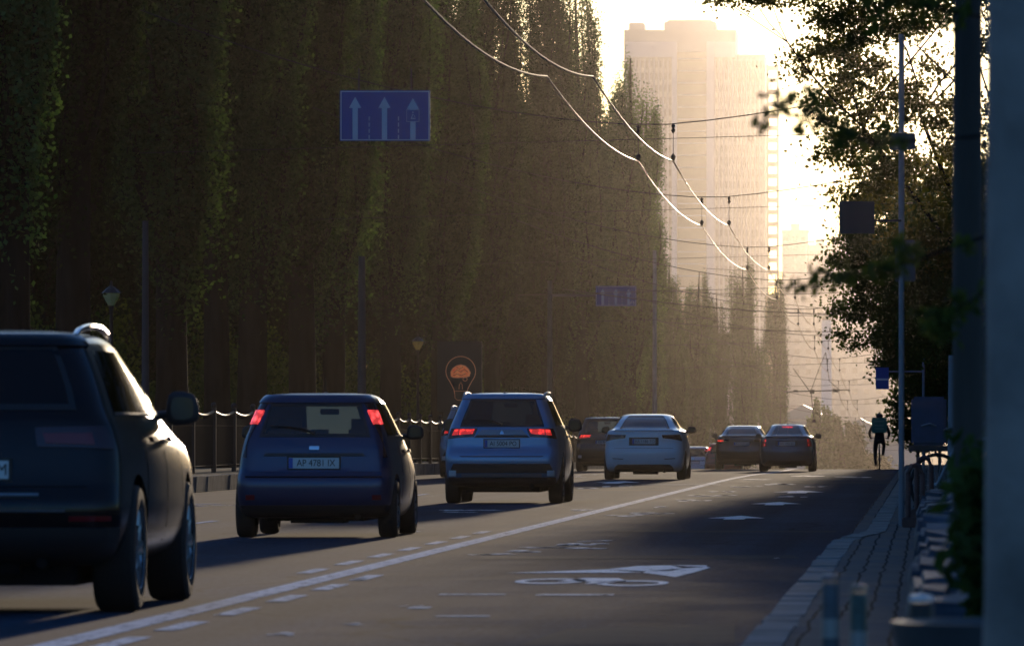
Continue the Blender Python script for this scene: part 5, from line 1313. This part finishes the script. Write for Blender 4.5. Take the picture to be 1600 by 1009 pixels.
# ------------------------------------------------------------------ courier on a bicycle
M['cloth'] = mat("dark_cloth", (.018, .018, .022), .9); M['greenbox'] = mat("green_bag", (.015, .20, .15), .6, noise=.15); M['skin'] = mat("skin", (.35, .2, .14), .6); M['hair'] = mat("helmet_black", (.02, .02, .02), .5)
CX, CY = -1.585, 229.0; cz0 = g(CY)
bk = bike((CX, CY, cz0), 0, "black delivery bicycle ridden along the kerb at the crest", M['blackp'])
def courier():
    t = empty("person", (CX, CY, cz0), 0, "cyclist in dark clothes carrying a large green box on the back", "person")
    J = {'pel': (0, .26, .98), 'spi': (0, .34, 1.18), 'che': (0, .46, 1.40), 'nec': (0, .52, 1.54), 'hea': (0, .56, 1.66), 'top': (0, .57, 1.80),
         'shl': (-.19, .47, 1.44), 'ell': (-.33, .58, 1.20), 'wrl': (-.30, .74, 1.07), 'hal': (-.29, .79, 1.04), 'shr': (.19, .47, 1.44), 'elr': (.33, .58, 1.20), 'wrr': (.30, .74, 1.07), 'har': (.29, .79, 1.04),
         'hil': (-.10, .27, .94), 'knl': (-.14, .60, .58), 'anl': (-.12, .42, .20), 'tol': (-.12, .58, .155), 'hir': (.10, .27, .94), 'knr': (.15, .66, .82), 'anr': (.12, .44, .50), 'tor': (.12, .60, .50)}
    rad = {'pel': .15, 'spi': .14, 'che': .16, 'nec': .065, 'hea': .10, 'top': .07, 'shl': .08, 'ell': .052, 'wrl': .036, 'hal': .036, 'shr': .08, 'elr': .052, 'wrr': .036, 'har': .036,
           'hil': .105, 'knl': .068, 'anl': .045, 'tol': .04, 'hir': .105, 'knr': .068, 'anr': .045, 'tor': .04}
    E = [('pel', 'spi'), ('spi', 'che'), ('che', 'nec'), ('nec', 'hea'), ('hea', 'top'), ('che', 'shl'), ('shl', 'ell'), ('ell', 'wrl'), ('wrl', 'hal'), ('che', 'shr'), ('shr', 'elr'), ('elr', 'wrr'), ('wrr', 'har'),
         ('pel', 'hil'), ('hil', 'knl'), ('knl', 'anl'), ('anl', 'tol'), ('pel', 'hir'), ('hir', 'knr'), ('knr', 'anr'), ('anr', 'tor')]
    for s, hx in (('l', -1), ('r', 1)):       # fingers closed round the grips
        for k in range(4):
            a, c = 'f%s%d' % (s, k), 'g%s%d' % (s, k); J[a] = (hx*(.262+.018*k), .835, 1.03); J[c] = (hx*(.262+.018*k), .845, .995); rad[a] = .010; rad[c] = .009; E += [('ha'+s, a), (a, c)]
        a = 't'+s; J[a] = (hx*.245, .80, 1.0); rad[a] = .011; E.append(('ha'+s, a))
    names = list(J); me = bpy.data.meshes.new("body"); me.from_pydata([J[n] for n in names], [(names.index(a), names.index(c)) for a, c in E], [])
    o = bpy.data.objects.new("body", me); col.objects.link(o)
    md = o.modifiers.new("skin", 'SKIN'); md.use_smooth_shade = True; o.modifiers.new("sub", 'SUBSURF').levels = 1
    for i, n in enumerate(names): me.skin_vertices[0].data[i].radius = (rad[n], rad[n]); me.skin_vertices[0].data[i].use_root = (n == 'pel')
    dg = bpy.context.evaluated_depsgraph_get(); dg.update(); nm = bpy.data.meshes.new_from_object(o.evaluated_get(dg)); bpy.data.objects.remove(o)
    nm.name = "body"; nm.materials.clear(); nm.materials.append(M['cloth']); nm.materials.append(M['skin'])
    for p in nm.polygons:
        p.use_smooth = True
        if p.center.z > 1.56 or (abs(p.center.x) > .22 and p.center.z < 1.08 and p.center.z > .9): p.material_index = 1
    o = bpy.data.objects.new("body", nm); col.objects.link(o); o.parent = t
    b = MB(); b.ball((0, .55, 1.745), (.115, .135, .10), 16, 10); b.build("helmet", M['hair'], t, smooth=True)
    return t
courier()
t = empty("delivery_box", (CX, CY+.02, cz0+1.20), 0, "square green delivery box on the cyclist's back", "bag")
b = MB(); b.box(-.25, .25, 0, .40, 0, .50); bx_ = b.build("box", M['greenbox'], t, bevel=.03)
M['greenstripe'] = mat("pale_green_print", (.08, .32, .25), .6)
for z in (.12, .22, .36): b = MB(); b.box(-.15, .15, -.008, -.002, z, z+.035); b.build("printed_stripe", M['greenstripe'], bx_)
# black mirror-post / scooter mirror by the brown suv : small round park mirror
# ------------------------------------------------------------------ haze over the whole street
b = MB(); b.box(-640, 640, -30, 3300, -45, 126)
hz = b.build("haze", None); tag(hz, "thin warm dusty haze filling the street", kind='stuff')
hm = bpy.data.materials.new("haze"); hm.use_nodes = True; nt = hm.node_tree; nt.nodes.clear()
pv = nt.nodes.new("ShaderNodeVolumePrincipled"); out = nt.nodes.new("ShaderNodeOutputMaterial")
pv.inputs["Density"].default_value = HAZE['density']; pv.inputs["Anisotropy"].default_value = HAZE['aniso']; pv.inputs["Color"].default_value = (*HAZE['color'], 1)
nt.links.new(pv.outputs[0], out.inputs["Volume"]); hz.data.materials.append(hm)
